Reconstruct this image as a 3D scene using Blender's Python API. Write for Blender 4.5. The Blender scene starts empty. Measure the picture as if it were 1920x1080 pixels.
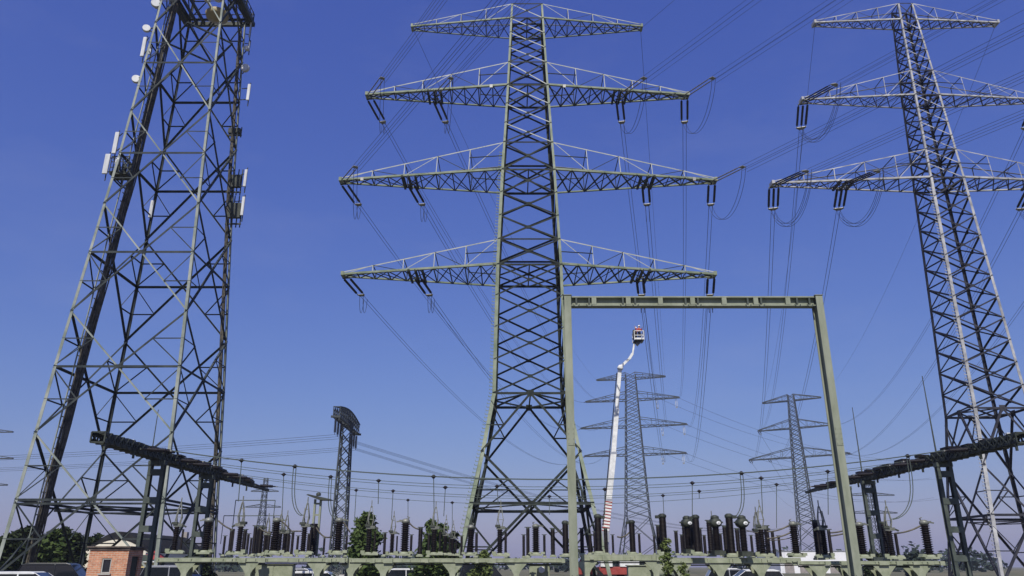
import bpy, bmesh, math, random
from mathutils import Vector as V, Matrix
R = math.radians
random.seed(7)
scn = bpy.context.scene
COL = scn.collection

# ------------------------------------------------------------------ camera, world, sun
F_PX, PITCH, CAM_Z = 1452.0, R(19.8), 1.7
cam_d = bpy.data.cameras.new('camera')
cam = bpy.data.objects.new('camera', cam_d)
COL.objects.link(cam)
cam.location = (0, 0, CAM_Z)
cam.rotation_euler = (R(90) + PITCH, 0, 0)
cam_d.sensor_width = 36.0
cam_d.lens = 36.0 * F_PX / 1920.0
cam_d.clip_start = 0.1
cam_d.clip_end = 6000
scn.camera = cam

SUN_EL, SUN_AZ = R(48), R(188)          # azimuth clockwise from +Y (behind the camera, a little left)
world = bpy.data.worlds.new('World')
scn.world = world
world.use_nodes = True
nt = world.node_tree
bg = nt.nodes['Background']
sky = nt.nodes.new('ShaderNodeTexSky')
sky.sky_type = 'NISHITA'
sky.sun_disc = False
sky.sun_elevation = SUN_EL
sky.sun_rotation = SUN_AZ
sky.air_density = 1.6
sky.dust_density = 0.6
sky.ozone_density = 10.0
sep = nt.nodes.new('ShaderNodeSeparateColor')               # the camera's colour balance for the sky
comb = nt.nodes.new('ShaderNodeCombineColor')
nt.links.new(sky.outputs[0], sep.inputs[0])
def chan(i, gain, power):
    pw = nt.nodes.new('ShaderNodeMath'); pw.operation = 'POWER'; pw.inputs[1].default_value = power
    ml = nt.nodes.new('ShaderNodeMath'); ml.operation = 'MULTIPLY'; ml.inputs[1].default_value = gain
    nt.links.new(sep.outputs[i], pw.inputs[0]); nt.links.new(pw.outputs[0], ml.inputs[0]); nt.links.new(ml.outputs[0], comb.inputs[i])
chan(0, 0.725, 1.0)
chan(1, 0.655, 1.0)
chan(2, 1.97, 0.61)
wtc = nt.nodes.new('ShaderNodeTexCoord')                        # a trace of cirrus in the sky
wmp = nt.nodes.new('ShaderNodeMapping'); wmp.inputs['Scale'].default_value = (2.2, 2.2, 7.0); wmp.inputs['Rotation'].default_value = (0.3, 0.2, 0)
wnz = nt.nodes.new('ShaderNodeTexNoise'); wnz.inputs['Scale'].default_value = 1.6; wnz.inputs['Detail'].default_value = 7; wnz.inputs['Roughness'].default_value = 0.62
wrp = nt.nodes.new('ShaderNodeMapRange'); wrp.inputs[1].default_value = 0.50; wrp.inputs[2].default_value = 0.85; wrp.inputs[3].default_value = 0.0; wrp.inputs[4].default_value = 0.08
wmx = nt.nodes.new('ShaderNodeMix'); wmx.data_type = 'RGBA'; wmx.inputs[7].default_value = (5.0, 5.2, 6.2, 1)
nt.links.new(wtc.outputs['Generated'], wmp.inputs[0]); nt.links.new(wmp.outputs[0], wnz.inputs[0]); nt.links.new(wnz.outputs[0], wrp.inputs[0])
nt.links.new(wrp.outputs[0], wmx.inputs[0]); nt.links.new(comb.outputs[0], wmx.inputs[6]); nt.links.new(wmx.outputs[2], bg.inputs[0])
bg.inputs[1].default_value = 0.10
sun_d = bpy.data.lights.new('sun', 'SUN')
sun_d.energy = 5.0
sun_d.angle = R(0.5)
sun_d.color = (1.0, 0.95, 0.86)
sun = bpy.data.objects.new('sun', sun_d)
COL.objects.link(sun)
sdir = V((math.sin(SUN_AZ) * math.cos(SUN_EL), math.cos(SUN_AZ) * math.cos(SUN_EL), math.sin(SUN_EL)))
sun.rotation_euler = sdir.to_track_quat('Z', 'Y').to_euler()
sun.location = (0, -20, 90)
scn.view_settings.view_transform = 'Standard'
scn.view_settings.look = 'None'
scn.view_settings.exposure = 0.0
scn.view_settings.gamma = 1.0

# ------------------------------------------------------------------ helpers
CT, ST = math.cos(PITCH), math.sin(PITCH)

def P(px, py, Y):
    """point at depth Y seen at pixel (px, py) of the 1920x1080 photograph: used to survey the place"""
    a, b = (px - 960) / F_PX, (540 - py) / F_PX
    f, u = CT - b * ST, ST + b * CT
    return V((a / f * Y, Y, CAM_Z + u / f * Y))

def Zat(py, Y):
    return P(960, py, Y).z

class MB:
    """collects simple solids into one mesh"""
    def __init__(self, o=(0, 0, 0)):
        self.v, self.f, self.o, self.sm = [], [], V(o), []
    def add(self, vs, fs, smooth=False):
        k = len(self.v)
        self.v += [tuple(V(p) - self.o) for p in vs]
        self.f += [tuple(i + k for i in q) for q in fs]
        self.sm += [smooth] * len(fs)
    def box(self, c, s, rz=0.0, m=None):
        c = V(c)
        hx, hy, hz = s[0] / 2, s[1] / 2, s[2] / 2
        rot = m if m is not None else Matrix.Rotation(rz, 3, 'Z')
        vs = [c + rot @ V((x * hx, y * hy, z * hz)) for z in (-1, 1) for (x, y) in ((-1, -1), (1, -1), (1, 1), (-1, 1))]
        self.add(vs, [(3, 2, 1, 0), (4, 5, 6, 7), (0, 1, 5, 4), (1, 2, 6, 5), (2, 3, 7, 6), (3, 0, 4, 7)])
    def bar(self, p0, p1, w, h=None, up=(0, 0, 1)):
        p0, p1 = V(p0), V(p1)
        h = h or w
        d = (p1 - p0)
        if d.length < 1e-6: return
        d.normalize()
        up = V(up)
        if abs(d.dot(up)) > 0.97: up = V((0, 1, 0))
        a = d.cross(up).normalized() * (w / 2)
        b = a.cross(d).normalized() * (h / 2)
        vs = [p + q for p in (p0, p1) for q in (-a - b, a - b, a + b, -a + b)]
        self.add(vs, [(3, 2, 1, 0), (4, 5, 6, 7), (0, 1, 5, 4), (1, 2, 6, 5), (2, 3, 7, 6), (3, 0, 4, 7)])
    def ell(self, p0, p1, w, a, b, t=None):
        """steel angle from p0 to p1, corner on the line, flanges along a and b"""
        p0, p1, a, b = V(p0), V(p1), V(a), V(b)
        t = t or w * 0.14
        d = p1 - p0
        if d.length < 1e-6: return
        d.normalize()
        a = (a - d * a.dot(d)).normalized()
        b = (b - d * b.dot(d))
        b = (b - a * b.dot(a)).normalized()
        sec = [(0, 0), (w, 0), (w, t), (t, t), (t, w), (0, w)]
        vs = [p + a * x + b * y for p in (p0, p1) for (x, y) in sec]
        fs = [(i, (i + 1) % 6, 6 + (i + 1) % 6, 6 + i) for i in range(6)]
        fs += [(0, 5, 4, 3), (0, 3, 2, 1), (6, 7, 8, 9), (6, 9, 10, 11)]
        self.add(vs, fs)
    def dia(self, p0, p1, w, n):
        """bracing angle lying in a face whose outward normal is n"""
        p0, p1, n = V(p0), V(p1), V(n)
        d = (p1 - p0).normalized()
        u = d.cross(n)
        if u.z > 0: u = -u
        self.ell(p0 - u * (w / 2), p1 - u * (w / 2), w, u, -n)
    def tube(self, pts, r, n=6, caps=True, smooth=True):
        pts = [V(p) for p in pts]
        k = len(self.v)
        rs = r if isinstance(r, (list, tuple)) else [r] * len(pts)
        vs, fs = [], []
        for i, p in enumerate(pts):
            d = (pts[min(i + 1, len(pts) - 1)] - pts[max(i - 1, 0)]).normalized()
            up = V((0, 0, 1)) if abs(d.z) < 0.9 else V((0, 1, 0))
            a = d.cross(up).normalized()
            b = a.cross(d)
            for j in range(n):
                t = 2 * math.pi * j / n
                vs.append(p + (a * math.cos(t) + b * math.sin(t)) * rs[i])
        for i in range(len(pts) - 1):
            for j in range(n):
                fs.append((i * n + j, i * n + (j + 1) % n, (i + 1) * n + (j + 1) % n, (i + 1) * n + j))
        self.add(vs, fs, smooth)
        if caps:
            self.add([vs[j] for j in range(n)], [tuple(range(n))[::-1]])
            m = (len(pts) - 1) * n
            self.add([vs[m + j] for j in range(n)], [tuple(range(n))])
    def lathe(self, prof, c=(0, 0, 0), n=10, axis='Z', smooth=True):
        c = V(c)
        vs, fs = [], []
        for (r, z) in prof:
            for j in range(n):
                t = 2 * math.pi * j / n
                p = V((r * math.cos(t), r * math.sin(t), z))
                if axis == 'Y': p = V((p.x, p.z, p.y))
                if axis == 'X': p = V((p.z, p.x, p.y))
                vs.append(c + p)
        for i in range(len(prof) - 1):
            for j in range(n):
                fs.append((i * n + j, i * n + (j + 1) % n, (i + 1) * n + (j + 1) % n, (i + 1) * n + j))
        self.add(vs, fs, smooth)
        self.add(vs[:n], [tuple(range(n))[::-1]])
        self.add(vs[-n:], [tuple(range(n))])
    def prism(self, poly, x0, x1, plane='YZ', off=(0, 0, 0)):
        off = V(off)
        n = len(poly)
        def q(x, p):
            if plane == 'YZ': return off + V((x, p[0], p[1]))
            if plane == 'XZ': return off + V((p[0], x, p[1]))
            return off + V((p[0], p[1], x))
        vs = [q(x0, p) for p in poly] + [q(x1, p) for p in poly]
        fs = [(i, (i + 1) % n, n + (i + 1) % n, n + i) for i in range(n)]
        fs += [tuple(range(n))[::-1], tuple(range(n, 2 * n))]
        self.add(vs, fs)
    def build(self, name, mat, parent=None, bevel=0):
        me = bpy.data.meshes.new(name)
        me.from_pydata(self.v, [], self.f)
        me.materials.append(mat)
        me.polygons.foreach_set('use_smooth', self.sm)
        bm = bmesh.new(); bm.from_mesh(me)
        bmesh.ops.recalc_face_normals(bm, faces=bm.faces)
        bm.to_mesh(me); bm.free()
        me.update()
        o = bpy.data.objects.new(name, me)
        COL.objects.link(o)
        if parent is not None:
            o.parent = parent
        else:
            o.location = self.o
        if bevel:
            b = o.modifiers.new('bevel', 'BEVEL')
            b.width = bevel; b.segments = 2; b.limit_method = 'ANGLE'
        return o

def tag(o, label=None, cat=None, group=None, kind=None):
    if label: o['label'] = label
    if cat: o['category'] = cat
    if group: o['group'] = group
    if kind: o['kind'] = kind
    return o

def thing(name, loc, label, cat, group=None, rz=0.0):
    o = bpy.data.objects.new(name, None)
    COL.objects.link(o)
    o.location = loc
    o.rotation_euler = (0, 0, rz)
    o.empty_display_size = 0.3
    return tag(o, label, cat, group)

def kids(o):
    return [c for c in bpy.data.objects if c.parent == o]

CHILD = {}
def remember(root):
    CHILD[root.name] = [(c, kids(c)) for c in kids(root)]

def dup(root, label, group=None):
    r = root.copy()
    COL.objects.link(r)
    r['label'] = label
    if group: r['group'] = group
    for c, g in CHILD[root.name]:
        k = c.copy(); COL.objects.link(k); k.parent = r
        for q in g:
            m = q.copy(); COL.objects.link(m); m.parent = k
    return r

def lerp(a, b, t): return a + (b - a) * t

# ------------------------------------------------------------------ materials
def mat(name, col, rough=0.6, metal=0.0, col2=None, scale=3.0, detail=4.0, spec=0.3, bump=0.0, streak=None):
    m = bpy.data.materials.new(name)
    m.use_nodes = True
    n, l = m.node_tree.nodes, m.node_tree.links
    b = n['Principled BSDF']
    b.inputs['Roughness'].default_value = rough
    b.inputs['Metallic'].default_value = metal
    b.inputs['Specular IOR Level'].default_value = spec
    b.inputs['Base Color'].default_value = (*col, 1)
    if col2 is not None:
        tc = n.new('ShaderNodeTexCoord')
        mp = n.new('ShaderNodeMapping')
        if streak: mp.inputs['Scale'].default_value = streak
        nz = n.new('ShaderNodeTexNoise')
        nz.inputs['Scale'].default_value = scale
        nz.inputs['Detail'].default_value = detail
        nz.inputs['Roughness'].default_value = 0.65
        rp = n.new('ShaderNodeValToRGB')
        rp.color_ramp.elements[0].position = 0.36
        rp.color_ramp.elements[1].position = 0.66
        rp.color_ramp.elements[0].color = (*col, 1)
        rp.color_ramp.elements[1].color = (*col2, 1)
        l.new(tc.outputs['Object'], mp.inputs[0])
        l.new(mp.outputs[0], nz.inputs[0])
        l.new(nz.outputs[0], rp.inputs[0])
        l.new(rp.outputs[0], b.inputs['Base Color'])
        if bump:
            bp = n.new('ShaderNodeBump')
            bp.inputs['Strength'].default_value = bump
            bp.inputs['Distance'].default_value = 0.05
            l.new(nz.outputs[0], bp.inputs['Height'])
            l.new(bp.outputs[0], b.inputs['Normal'])
    return m

M = {}
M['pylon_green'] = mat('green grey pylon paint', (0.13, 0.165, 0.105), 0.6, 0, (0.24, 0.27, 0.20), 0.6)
M['pylon_brace'] = mat('green grey bracing and shade tone', (0.010, 0.013, 0.012), 0.65, 0, (0.030, 0.038, 0.030), 0.8, spec=0.15)  # near-black bracing colour, also painting shade onto rear legs and arm lacing
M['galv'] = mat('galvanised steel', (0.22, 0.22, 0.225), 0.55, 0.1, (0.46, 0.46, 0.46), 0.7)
M['galv_brace'] = mat('galvanised bracing and shade tone', (0.014, 0.015, 0.022), 0.6, 0.0, (0.045, 0.045, 0.055), 0.9, spec=0.15)  # much darker than the leg steel; holds painted shade for rear legs, lacing
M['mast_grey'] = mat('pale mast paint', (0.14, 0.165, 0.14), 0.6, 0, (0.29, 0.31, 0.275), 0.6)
M['mast_brace'] = mat('mast bracing and shade tone', (0.016, 0.022, 0.026), 0.65, 0, (0.05, 0.058, 0.056), 0.8, spec=0.15)  # also carries painted shade on the rear left leg
M['far_steel'] = mat('weathered far pylon steel', (0.026, 0.033, 0.038), 0.7, 0, (0.062, 0.072, 0.075), 0.5)
M['pylon_lit'] = mat('sunlit pylon tone', (0.30, 0.32, 0.28), 0.6, 0, (0.42, 0.43, 0.40), 0.8)  # sunlight put into the colour of upper arm ties and front diagonals
M['gantry'] = mat('gantry paint', (0.175, 0.195, 0.14), 0.65, 0, (0.265, 0.285, 0.22), 2.2, detail=8, bump=0.05, streak=(1, 1, .25))
M['frame_green'] = mat('support frame paint', (0.19, 0.215, 0.14), 0.65, 0, (0.29, 0.31, 0.225), 2.6, detail=8)
M['dark_steel'] = mat('dark green steel', (0.018, 0.022, 0.018), 0.6, 0, (0.05, 0.058, 0.045), 1.2)
M['column_green'] = mat('laced column paint', (0.035, 0.045, 0.04), 0.6, 0, (0.075, 0.09, 0.075), 1.2)
M['porcelain'] = mat('brown black porcelain', (0.005, 0.004, 0.006), 0.5, 0, (0.014, 0.010, 0.010), 2.0, spec=0.22)
M['string'] = mat('dark insulator glaze', (0.006, 0.005, 0.008), 0.45, 0, (0.016, 0.013, 0.015), 2.0, spec=0.25)
M['back_string'] = mat('pale brown glass string', (0.10, 0.09, 0.075), 0.3, 0, (0.2, 0.18, 0.15), 3.0)
M['wire'] = mat('conductor aluminium aged', (0.045, 0.05, 0.06), 0.6, 0.3)
M['bus'] = mat('busbar rope', (0.085, 0.105, 0.09), 0.6, 0.2)
M['cable'] = mat('black cable sheath', (0.020, 0.019, 0.016), 0.6, 0, (0.13, 0.115, 0.085), 2.2)
M['alu'] = mat('aluminium fitting', (0.20, 0.20, 0.19), 0.5, 0.3, (0.32, 0.32, 0.30), 6.0)
M['antenna'] = mat('weathered antenna cover', (0.40, 0.41, 0.42), 0.55, 0, (0.62, 0.63, 0.64), 1.4, detail=7, streak=(1, 1, .4))
M['arms'] = mat('weathered contact arm metal', (0.12, 0.13, 0.11), 0.5, 0.3, (0.24, 0.24, 0.21), 4.0)
M['white'] = mat('white paint', (0.72, 0.73, 0.73), 0.5, 0, (0.55, 0.56, 0.56), 2.5, detail=8)
M['red'] = mat('red paint', (0.22, 0.035, 0.03), 0.5, 0, (0.32, 0.06, 0.05), 2.0)
M['rust_tan'] = mat('tan drum paint', (0.30, 0.24, 0.12), 0.6, 0, (0.38, 0.32, 0.18), 3.0)
M['glass'] = mat('dark glass', (0.012, 0.015, 0.02), 0.08, 0, spec=0.6)
M['black'] = mat('black rubber', (0.014, 0.014, 0.015), 0.75)
M['concrete'] = mat('concrete', (0.30, 0.29, 0.27), 0.9, 0, (0.40, 0.39, 0.36), 3.0, bump=0.3)
M['cream'] = mat('cream render', (0.62, 0.57, 0.46), 0.85, 0, (0.70, 0.66, 0.56), 1.2)
M['greywall'] = mat('grey render', (0.22, 0.20, 0.19), 0.85, 0, (0.30, 0.27, 0.25), 1.2)
M['roof_dark'] = mat('dark roof felt', (0.012, 0.013, 0.015), 0.9, 0, (0.026, 0.026, 0.028), 2.0, spec=0.1)
M['roof_brown'] = mat('weathered brown roof edge', (0.06, 0.045, 0.038), 0.9, 0, (0.16, 0.13, 0.11), 3.0)
M['roof_grey'] = mat('grey roof tiles', (0.10, 0.095, 0.10), 0.8, 0, (0.15, 0.14, 0.145), 2.0)
M['bark'] = mat('bark', (0.06, 0.048, 0.035), 0.9, 0, (0.11, 0.09, 0.07), 5.0)
M['navy'] = mat('dark blue car paint', (0.012, 0.016, 0.03), 0.3, 0.2, spec=0.6)
M['charcoal'] = mat('charcoal car paint', (0.02, 0.022, 0.025), 0.3, 0.2, spec=0.6)
M['silver'] = mat('silver car paint', (0.42, 0.43, 0.45), 0.3, 0.5, spec=0.6)
M['teal'] = mat('teal plastic', (0.03, 0.16, 0.20), 0.5)
M['skin'] = mat('skin', (0.42, 0.25, 0.18), 0.6)
M['hivis'] = mat('red orange workwear', (0.45, 0.07, 0.03), 0.8, 0, (0.38, 0.05, 0.025), 6.0)
M['trousers'] = mat('dark workwear', (0.02, 0.022, 0.035), 0.85)
M['helmet'] = mat('white helmet', (0.75, 0.74, 0.70), 0.4)
M['warehouse'] = mat('white sheet cladding', (0.66, 0.66, 0.68), 0.6, 0, (0.74, 0.74, 0.75), 0.3)

def leaf_mat(name, a, b):
    m = bpy.data.materials.new(name)
    m.use_nodes = True
    n, l = m.node_tree.nodes, m.node_tree.links
    bs = n['Principled BSDF']
    bs.inputs['Roughness'].default_value = 0.7
    bs.inputs['Specular IOR Level'].default_value = 0.15
    tc = n.new('ShaderNodeTexCoord')
    nz = n.new('ShaderNodeTexNoise')
    nz.inputs['Scale'].default_value = 1.3
    nz.inputs['Detail'].default_value = 5
    rp = n.new('ShaderNodeValToRGB')
    rp.color_ramp.elements[0].position = 0.35
    rp.color_ramp.elements[1].position = 0.65
    rp.color_ramp.elements[0].color = (*a, 1)
    rp.color_ramp.elements[1].color = (*b, 1)
    l.new(tc.outputs['Object'], nz.inputs[0])
    l.new(nz.outputs[0], rp.inputs[0])
    l.new(rp.outputs[0], bs.inputs['Base Color'])
    return m
M['leaf'] = leaf_mat('leaf green', (0.028, 0.05, 0.013), (0.07, 0.10, 0.028))
M['leaf_dark'] = leaf_mat('leaf dark green', (0.010, 0.018, 0.008), (0.030, 0.042, 0.014))
M['leaf_far'] = leaf_mat('leaf far green', (0.022, 0.034, 0.028), (0.04, 0.055, 0.042))
M['leaf_young'] = leaf_mat('leaf young green', (0.06, 0.09, 0.025), (0.13, 0.16, 0.05))

def ground_mat():
    m = bpy.data.materials.new('dry grass and gravel')
    m.use_nodes = True
    n, l = m.node_tree.nodes, m.node_tree.links
    bs = n['Principled BSDF']
    bs.inputs['Roughness'].default_value = 0.95
    tc = n.new('ShaderNodeTexCoord')
    n1 = n.new('ShaderNodeTexNoise'); n1.inputs['Scale'].default_value = 0.06; n1.inputs['Detail'].default_value = 8
    n2 = n.new('ShaderNodeTexNoise'); n2.inputs['Scale'].default_value = 3.0; n2.inputs['Detail'].default_value = 6
    rp = n.new('ShaderNodeValToRGB')
    rp.color_ramp.elements[0].color = (0.05, 0.06, 0.022, 1)
    rp.color_ramp.elements[1].color = (0.16, 0.135, 0.075, 1)
    rp.color_ramp.elements[0].position = 0.35; rp.color_ramp.elements[1].position = 0.65
    mx = n.new('ShaderNodeMix'); mx.data_type = 'RGBA'; mx.blend_type = 'OVERLAY'; mx.inputs[0].default_value = 0.5
    l.new(tc.outputs['Object'], n1.inputs[0]); l.new(tc.outputs['Object'], n2.inputs[0])
    l.new(n1.outputs[0], rp.inputs[0]); l.new(rp.outputs[0], mx.inputs[6]); l.new(n2.outputs[0], mx.inputs[7])
    l.new(mx.outputs[2], bs.inputs['Base Color'])
    bp = n.new('ShaderNodeBump'); bp.inputs['Strength'].default_value = 0.6
    l.new(n2.outputs[0], bp.inputs['Height']); l.new(bp.outputs[0], bs.inputs['Normal'])
    return m

def brick_mat():
    m = bpy.data.materials.new('red brick wall')
    m.use_nodes = True
    n, l = m.node_tree.nodes, m.node_tree.links
    bs = n['Principled BSDF']
    bs.inputs['Roughness'].default_value = 0.9
    tc = n.new('ShaderNodeTexCoord')
    sp = n.new('ShaderNodeSeparateXYZ'); cb = n.new('ShaderNodeCombineXYZ')
    ad = n.new('ShaderNodeMath'); ad.operation = 'ADD'
    l.new(tc.outputs['Object'], sp.inputs[0])
    l.new(sp.outputs[0], ad.inputs[0]); l.new(sp.outputs[1], ad.inputs[1])
    l.new(ad.outputs[0], cb.inputs[0]); l.new(sp.outputs[2], cb.inputs[1])
    br = n.new('ShaderNodeTexBrick')
    br.inputs['Color1'].default_value = (0.36, 0.13, 0.065, 1)
    br.inputs['Color2'].default_value = (0.50, 0.215, 0.11, 1)
    br.inputs['Mortar'].default_value = (0.42, 0.33, 0.25, 1)
    br.inputs['Scale'].default_value = 1.0
    br.inputs['Mortar Size'].default_value = 0.012
    br.inputs['Brick Width'].default_value = 0.25
    br.inputs['Row Height'].default_value = 0.083
    nz = n.new('ShaderNodeTexNoise'); nz.inputs['Scale'].default_value = 5.0
    mx = n.new('ShaderNodeMix'); mx.data_type = 'RGBA'; mx.blend_type = 'OVERLAY'; mx.inputs[0].default_value = 0.45
    l.new(cb.outputs[0], br.inputs['Vector']); l.new(tc.outputs['Object'], nz.inputs[0])
    l.new(br.outputs[0], mx.inputs[6]); l.new(nz.outputs[0], mx.inputs[7])
    l.new(mx.outputs[2], bs.inputs['Base Color'])
    return m
M['brick'] = brick_mat()

# ------------------------------------------------------------------ ground
g = MB()
g.add([(-2500, -300, 0), (2500, -300, 0), (2500, 3500, 0), (-2500, 3500, 0)], [(0, 1, 2, 3)])
tag(g.build('ground', ground_mat()), kind='structure')
rd = MB()
rd.add([(-30, 5, 0.004), (30, 5, 0.004), (30, 72, 0.004), (-30, 72, 0.004)], [(0, 1, 2, 3)])
tag(rd.build('gravel_yard', mat('yard gravel', (0.085, 0.08, 0.07), 0.95, 0, (0.15, 0.145, 0.125), 6.0, bump=0.5)), kind='structure')

# ------------------------------------------------------------------ lattice pylons
def interp(prof, z):
    for (z0, s0), (z1, s1) in zip(prof, prof[1:]):
        if z <= z1: return lerp(s0, s1, (z - z0) / (z1 - z0))
    return prof[-1][1]

CN = [(-1, -1), (1, -1), (1, 1), (-1, 1)]
FN = [(0, -1, 0), (1, 0, 0), (0, 1, 0), (-1, 0, 0)]

class Tower:
    def __init__(self, name, loc, prof, label, cat, group, leg_m, brace_m, wl, wd, fine=True):
        self.root = thing(name, loc, label, cat, group)
        self.prof, self.wl, self.wd, self.lm, self.bm, self.fine = prof, wl, wd, leg_m, brace_m, fine
        self.pm = M['pylon_lit'] if leg_m is M['pylon_green'] else leg_m  # the green pylon gets a lit tone, sunlight mixed into its colour
        self.br = MB(); self.bl = MB()
    def s(self, z): return interp(self.prof, z)
    def c(self, i, z):
        h = self.s(z) / 2
        return V((CN[i % 4][0] * h, CN[i % 4][1] * h, z))
    def member(self, mb, p0, p1, w, n):
        if self.fine: mb.dia(p0, p1, w, n)
        else: mb.bar(p0, p1, w)
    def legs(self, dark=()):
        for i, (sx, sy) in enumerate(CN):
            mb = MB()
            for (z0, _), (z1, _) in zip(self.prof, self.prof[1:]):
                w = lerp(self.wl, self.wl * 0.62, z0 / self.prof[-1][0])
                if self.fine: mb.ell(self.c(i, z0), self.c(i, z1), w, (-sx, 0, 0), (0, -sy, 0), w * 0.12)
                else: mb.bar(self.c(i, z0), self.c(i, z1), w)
            mb.build('leg', self.bm if i in dark else self.lm, self.root)  # legs listed in dark have their shade painted in with the bracing colour
            ft = MB()
            p = self.c(i, 0)
            ft.lathe([(0.62, -0.3), (0.62, 0.25), (0.45, 0.45)], (p.x, p.y, 0), 10)
            ft.build('footing', M['concrete'], self.root)
    def gusset(self, p, n, w):
        n = V(n)
        a = n.cross(V((0, 0, 1)))
        m = Matrix((a, n, V((0, 0, 1)))).transposed()
        self.br.box(p + n * 0.012, (w, 0.03, w), m=m)
    def X(self, z0, z1, top=False, mid=False, w=None, gus=True, faces=range(4), pale=False):
        w = w or self.wd
        for i in faces:
            a0, b0, a1, b1 = self.c(i, z0), self.c(i + 1, z0), self.c(i, z1), self.c(i + 1, z1)
            n = V(FN[i])
            self.member(self.br, a0, b1, w, n)
            self.member(self.bl if pale and i == 0 else self.br, b0 - n * 0.05, a1 - n * 0.05, w * (0.7 if pale and i == 0 else 1), n)  # pale: front falling diagonal takes a lighter colour in place of sunlight
            t = self.s(z0) / (self.s(z0) + self.s(z1))
            x = a0.lerp(b1, t)
            if gus and self.fine: self.gusset(x, n, w * 2.0)
            if top: self.member(self.br, a1, b1, w, n)
            if mid:
                zm = x.z
                self.member(self.br, self.c(i, zm), self.c(i + 1, zm), w * 1.15, n)
    def H(self, z, w=None):
        for i in range(4): self.member(self.br, self.c(i, z), self.c(i + 1, z), w or self.wd, FN[i])
    def K(self, z0, z1, w=None, sub=True):
        w = w or self.wd
        for i in range(4):
            m = (self.c(i, z1) + self.c(i + 1, z1)) / 2
            n = V(FN[i])
            for p in (self.c(i, z0), self.c(i + 1, z0)): self.member(self.br, m, p, w, n)
            if self.fine: self.gusset(m, n, w * 3)
            if sub:
                for k in (i, i + 1):
                    q = m.lerp(self.c(k, z0), 0.55)
                    self.member(self.br, q, self.c(k, q.z), w * 0.6, n)
                    self.member(self.br, q, self.c(k, lerp(q.z, z1, 0.75)), w * 0.6, n)
    def plan(self, z, w=None):
        w = w or self.wd * 0.8
        mids = [(self.c(i, z) + self.c(i + 1, z)) / 2 for i in range(4)]
        for i in range(4):
            self.br.bar(mids[i], mids[(i + 1) % 4], w, w)
        self.br.bar(mids[0], mids[2], w)
    def arm(self, side, half, zb, zt, n, w, tw=0.9, inner=None, name='crossarm', dense=True, plate=None):
        mb, m2, m4 = MB(), MB(), MB()
        sb, st = self.s(zb), self.s(zt)
        B = [V((side * sb / 2, -sb / 2, zb)), V((side * sb / 2, sb / 2, zb))]
        T = [V((side * st / 2, -st / 2, zt)), V((side * st / 2, st / 2, zt))]
        Be = [V((side * half, -tw / 2, zb)), V((side * half, tw / 2, zb))]
        Te = [V((side * half, -tw / 2, zb + 0.35)), V((side * half, tw / 2, zb + 0.35))]
        o = V((side, 0, 0))
        for k, sy in ((0, -1), (1, 1)):
            if self.fine:
                mb.ell(B[k], Be[k], w * 1.1, (0, -sy, 0), (0, 0, 1), w * 0.2)
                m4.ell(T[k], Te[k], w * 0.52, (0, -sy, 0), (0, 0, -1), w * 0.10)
            else:
                mb.bar(B[k], Be[k], w * 1.1); mb.bar(T[k], Te[k], w * 0.8)
        pts = [[B[k].lerp(Be[k], i / n) for i in range(n + 1)] for k in (0, 1)]
        tops = [[T[k].lerp(Te[k], i / n) for i in range(n + 1)] for k in (0, 1)]
        dn = (0, 0, -1)
        for i in range(n):
            if dense:
                m2.dia(pts[0][i], pts[1][i + 1], w * 0.62, dn)
                m2.dia(pts[1][i] + V((0, 0, .04)), pts[0][i + 1] + V((0, 0, .04)), w * 0.62, dn)
                if i: m2.dia(pts[0][i], pts[1][i], w * 0.55, dn)
            else:
                m2.bar(pts[i % 2][i], pts[(i + 1) % 2][i + 1], w * 0.6)
        step = 2 if n > 6 else 1
        ii = list(range(0, n + 1, step))
        for k, sy in ((0, -1), (1, 1)):
            for a, b in zip(ii, ii[1:]):
                mm = m4 if k == 0 and self.fine else m2
                if a == 0: mm.dia(tops[k][a], pts[k][b], w * 0.34, (0, sy, 0))
                elif (a // step) % 2 == 1: m2.dia(pts[k][a], tops[k][b], w * 0.36, (0, sy, 0))
                else: mm.dia(tops[k][a], pts[k][b], w * 0.34, (0, sy, 0))
                mm.dia(pts[k][b], tops[k][b], w * 0.40, (0, sy, 0))
            if self.fine and zt - zb > 2.5:
                h = 0.5
                q = pts[k][2].lerp(tops[k][2], 0.62)
                m2.bar(B[k].lerp(T[k], h), q, w * 0.42)
        for i in ii[1:]:
            m2.bar(tops[0][i], tops[1][i], w * 0.4)
        mb.box((side * half, 0, zb + 0.17), (w * 1.6, tw + w, 0.45))
        if inner and self.fine:
            t = (inner - sb / 2) / (half - sb / 2)
            p, q = B[0].lerp(Be[0], t), B[1].lerp(Be[1], t)
            for dx in (-0.75, 0, 0.75):
                m2.box(((p.x + dx), 0, zb - 0.05), (0.24, q.y - p.y, 0.26))
        o_ = mb.build(name, self.lm, self.root)
        m2.build('arm_lacing', self.bm, o_)  # shade under the arm is put into the lacing colour
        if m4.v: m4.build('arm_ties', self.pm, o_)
        if plate is not None and self.fine:
            t = plate
            p = B[0].lerp(Be[0], t)
            m3 = MB(); m3.box((p.x, p.y - .12, p.z - .08), (.34, .04, .4)); m3.build('marker_plate', M['alu'], o_)
        return o_
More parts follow.
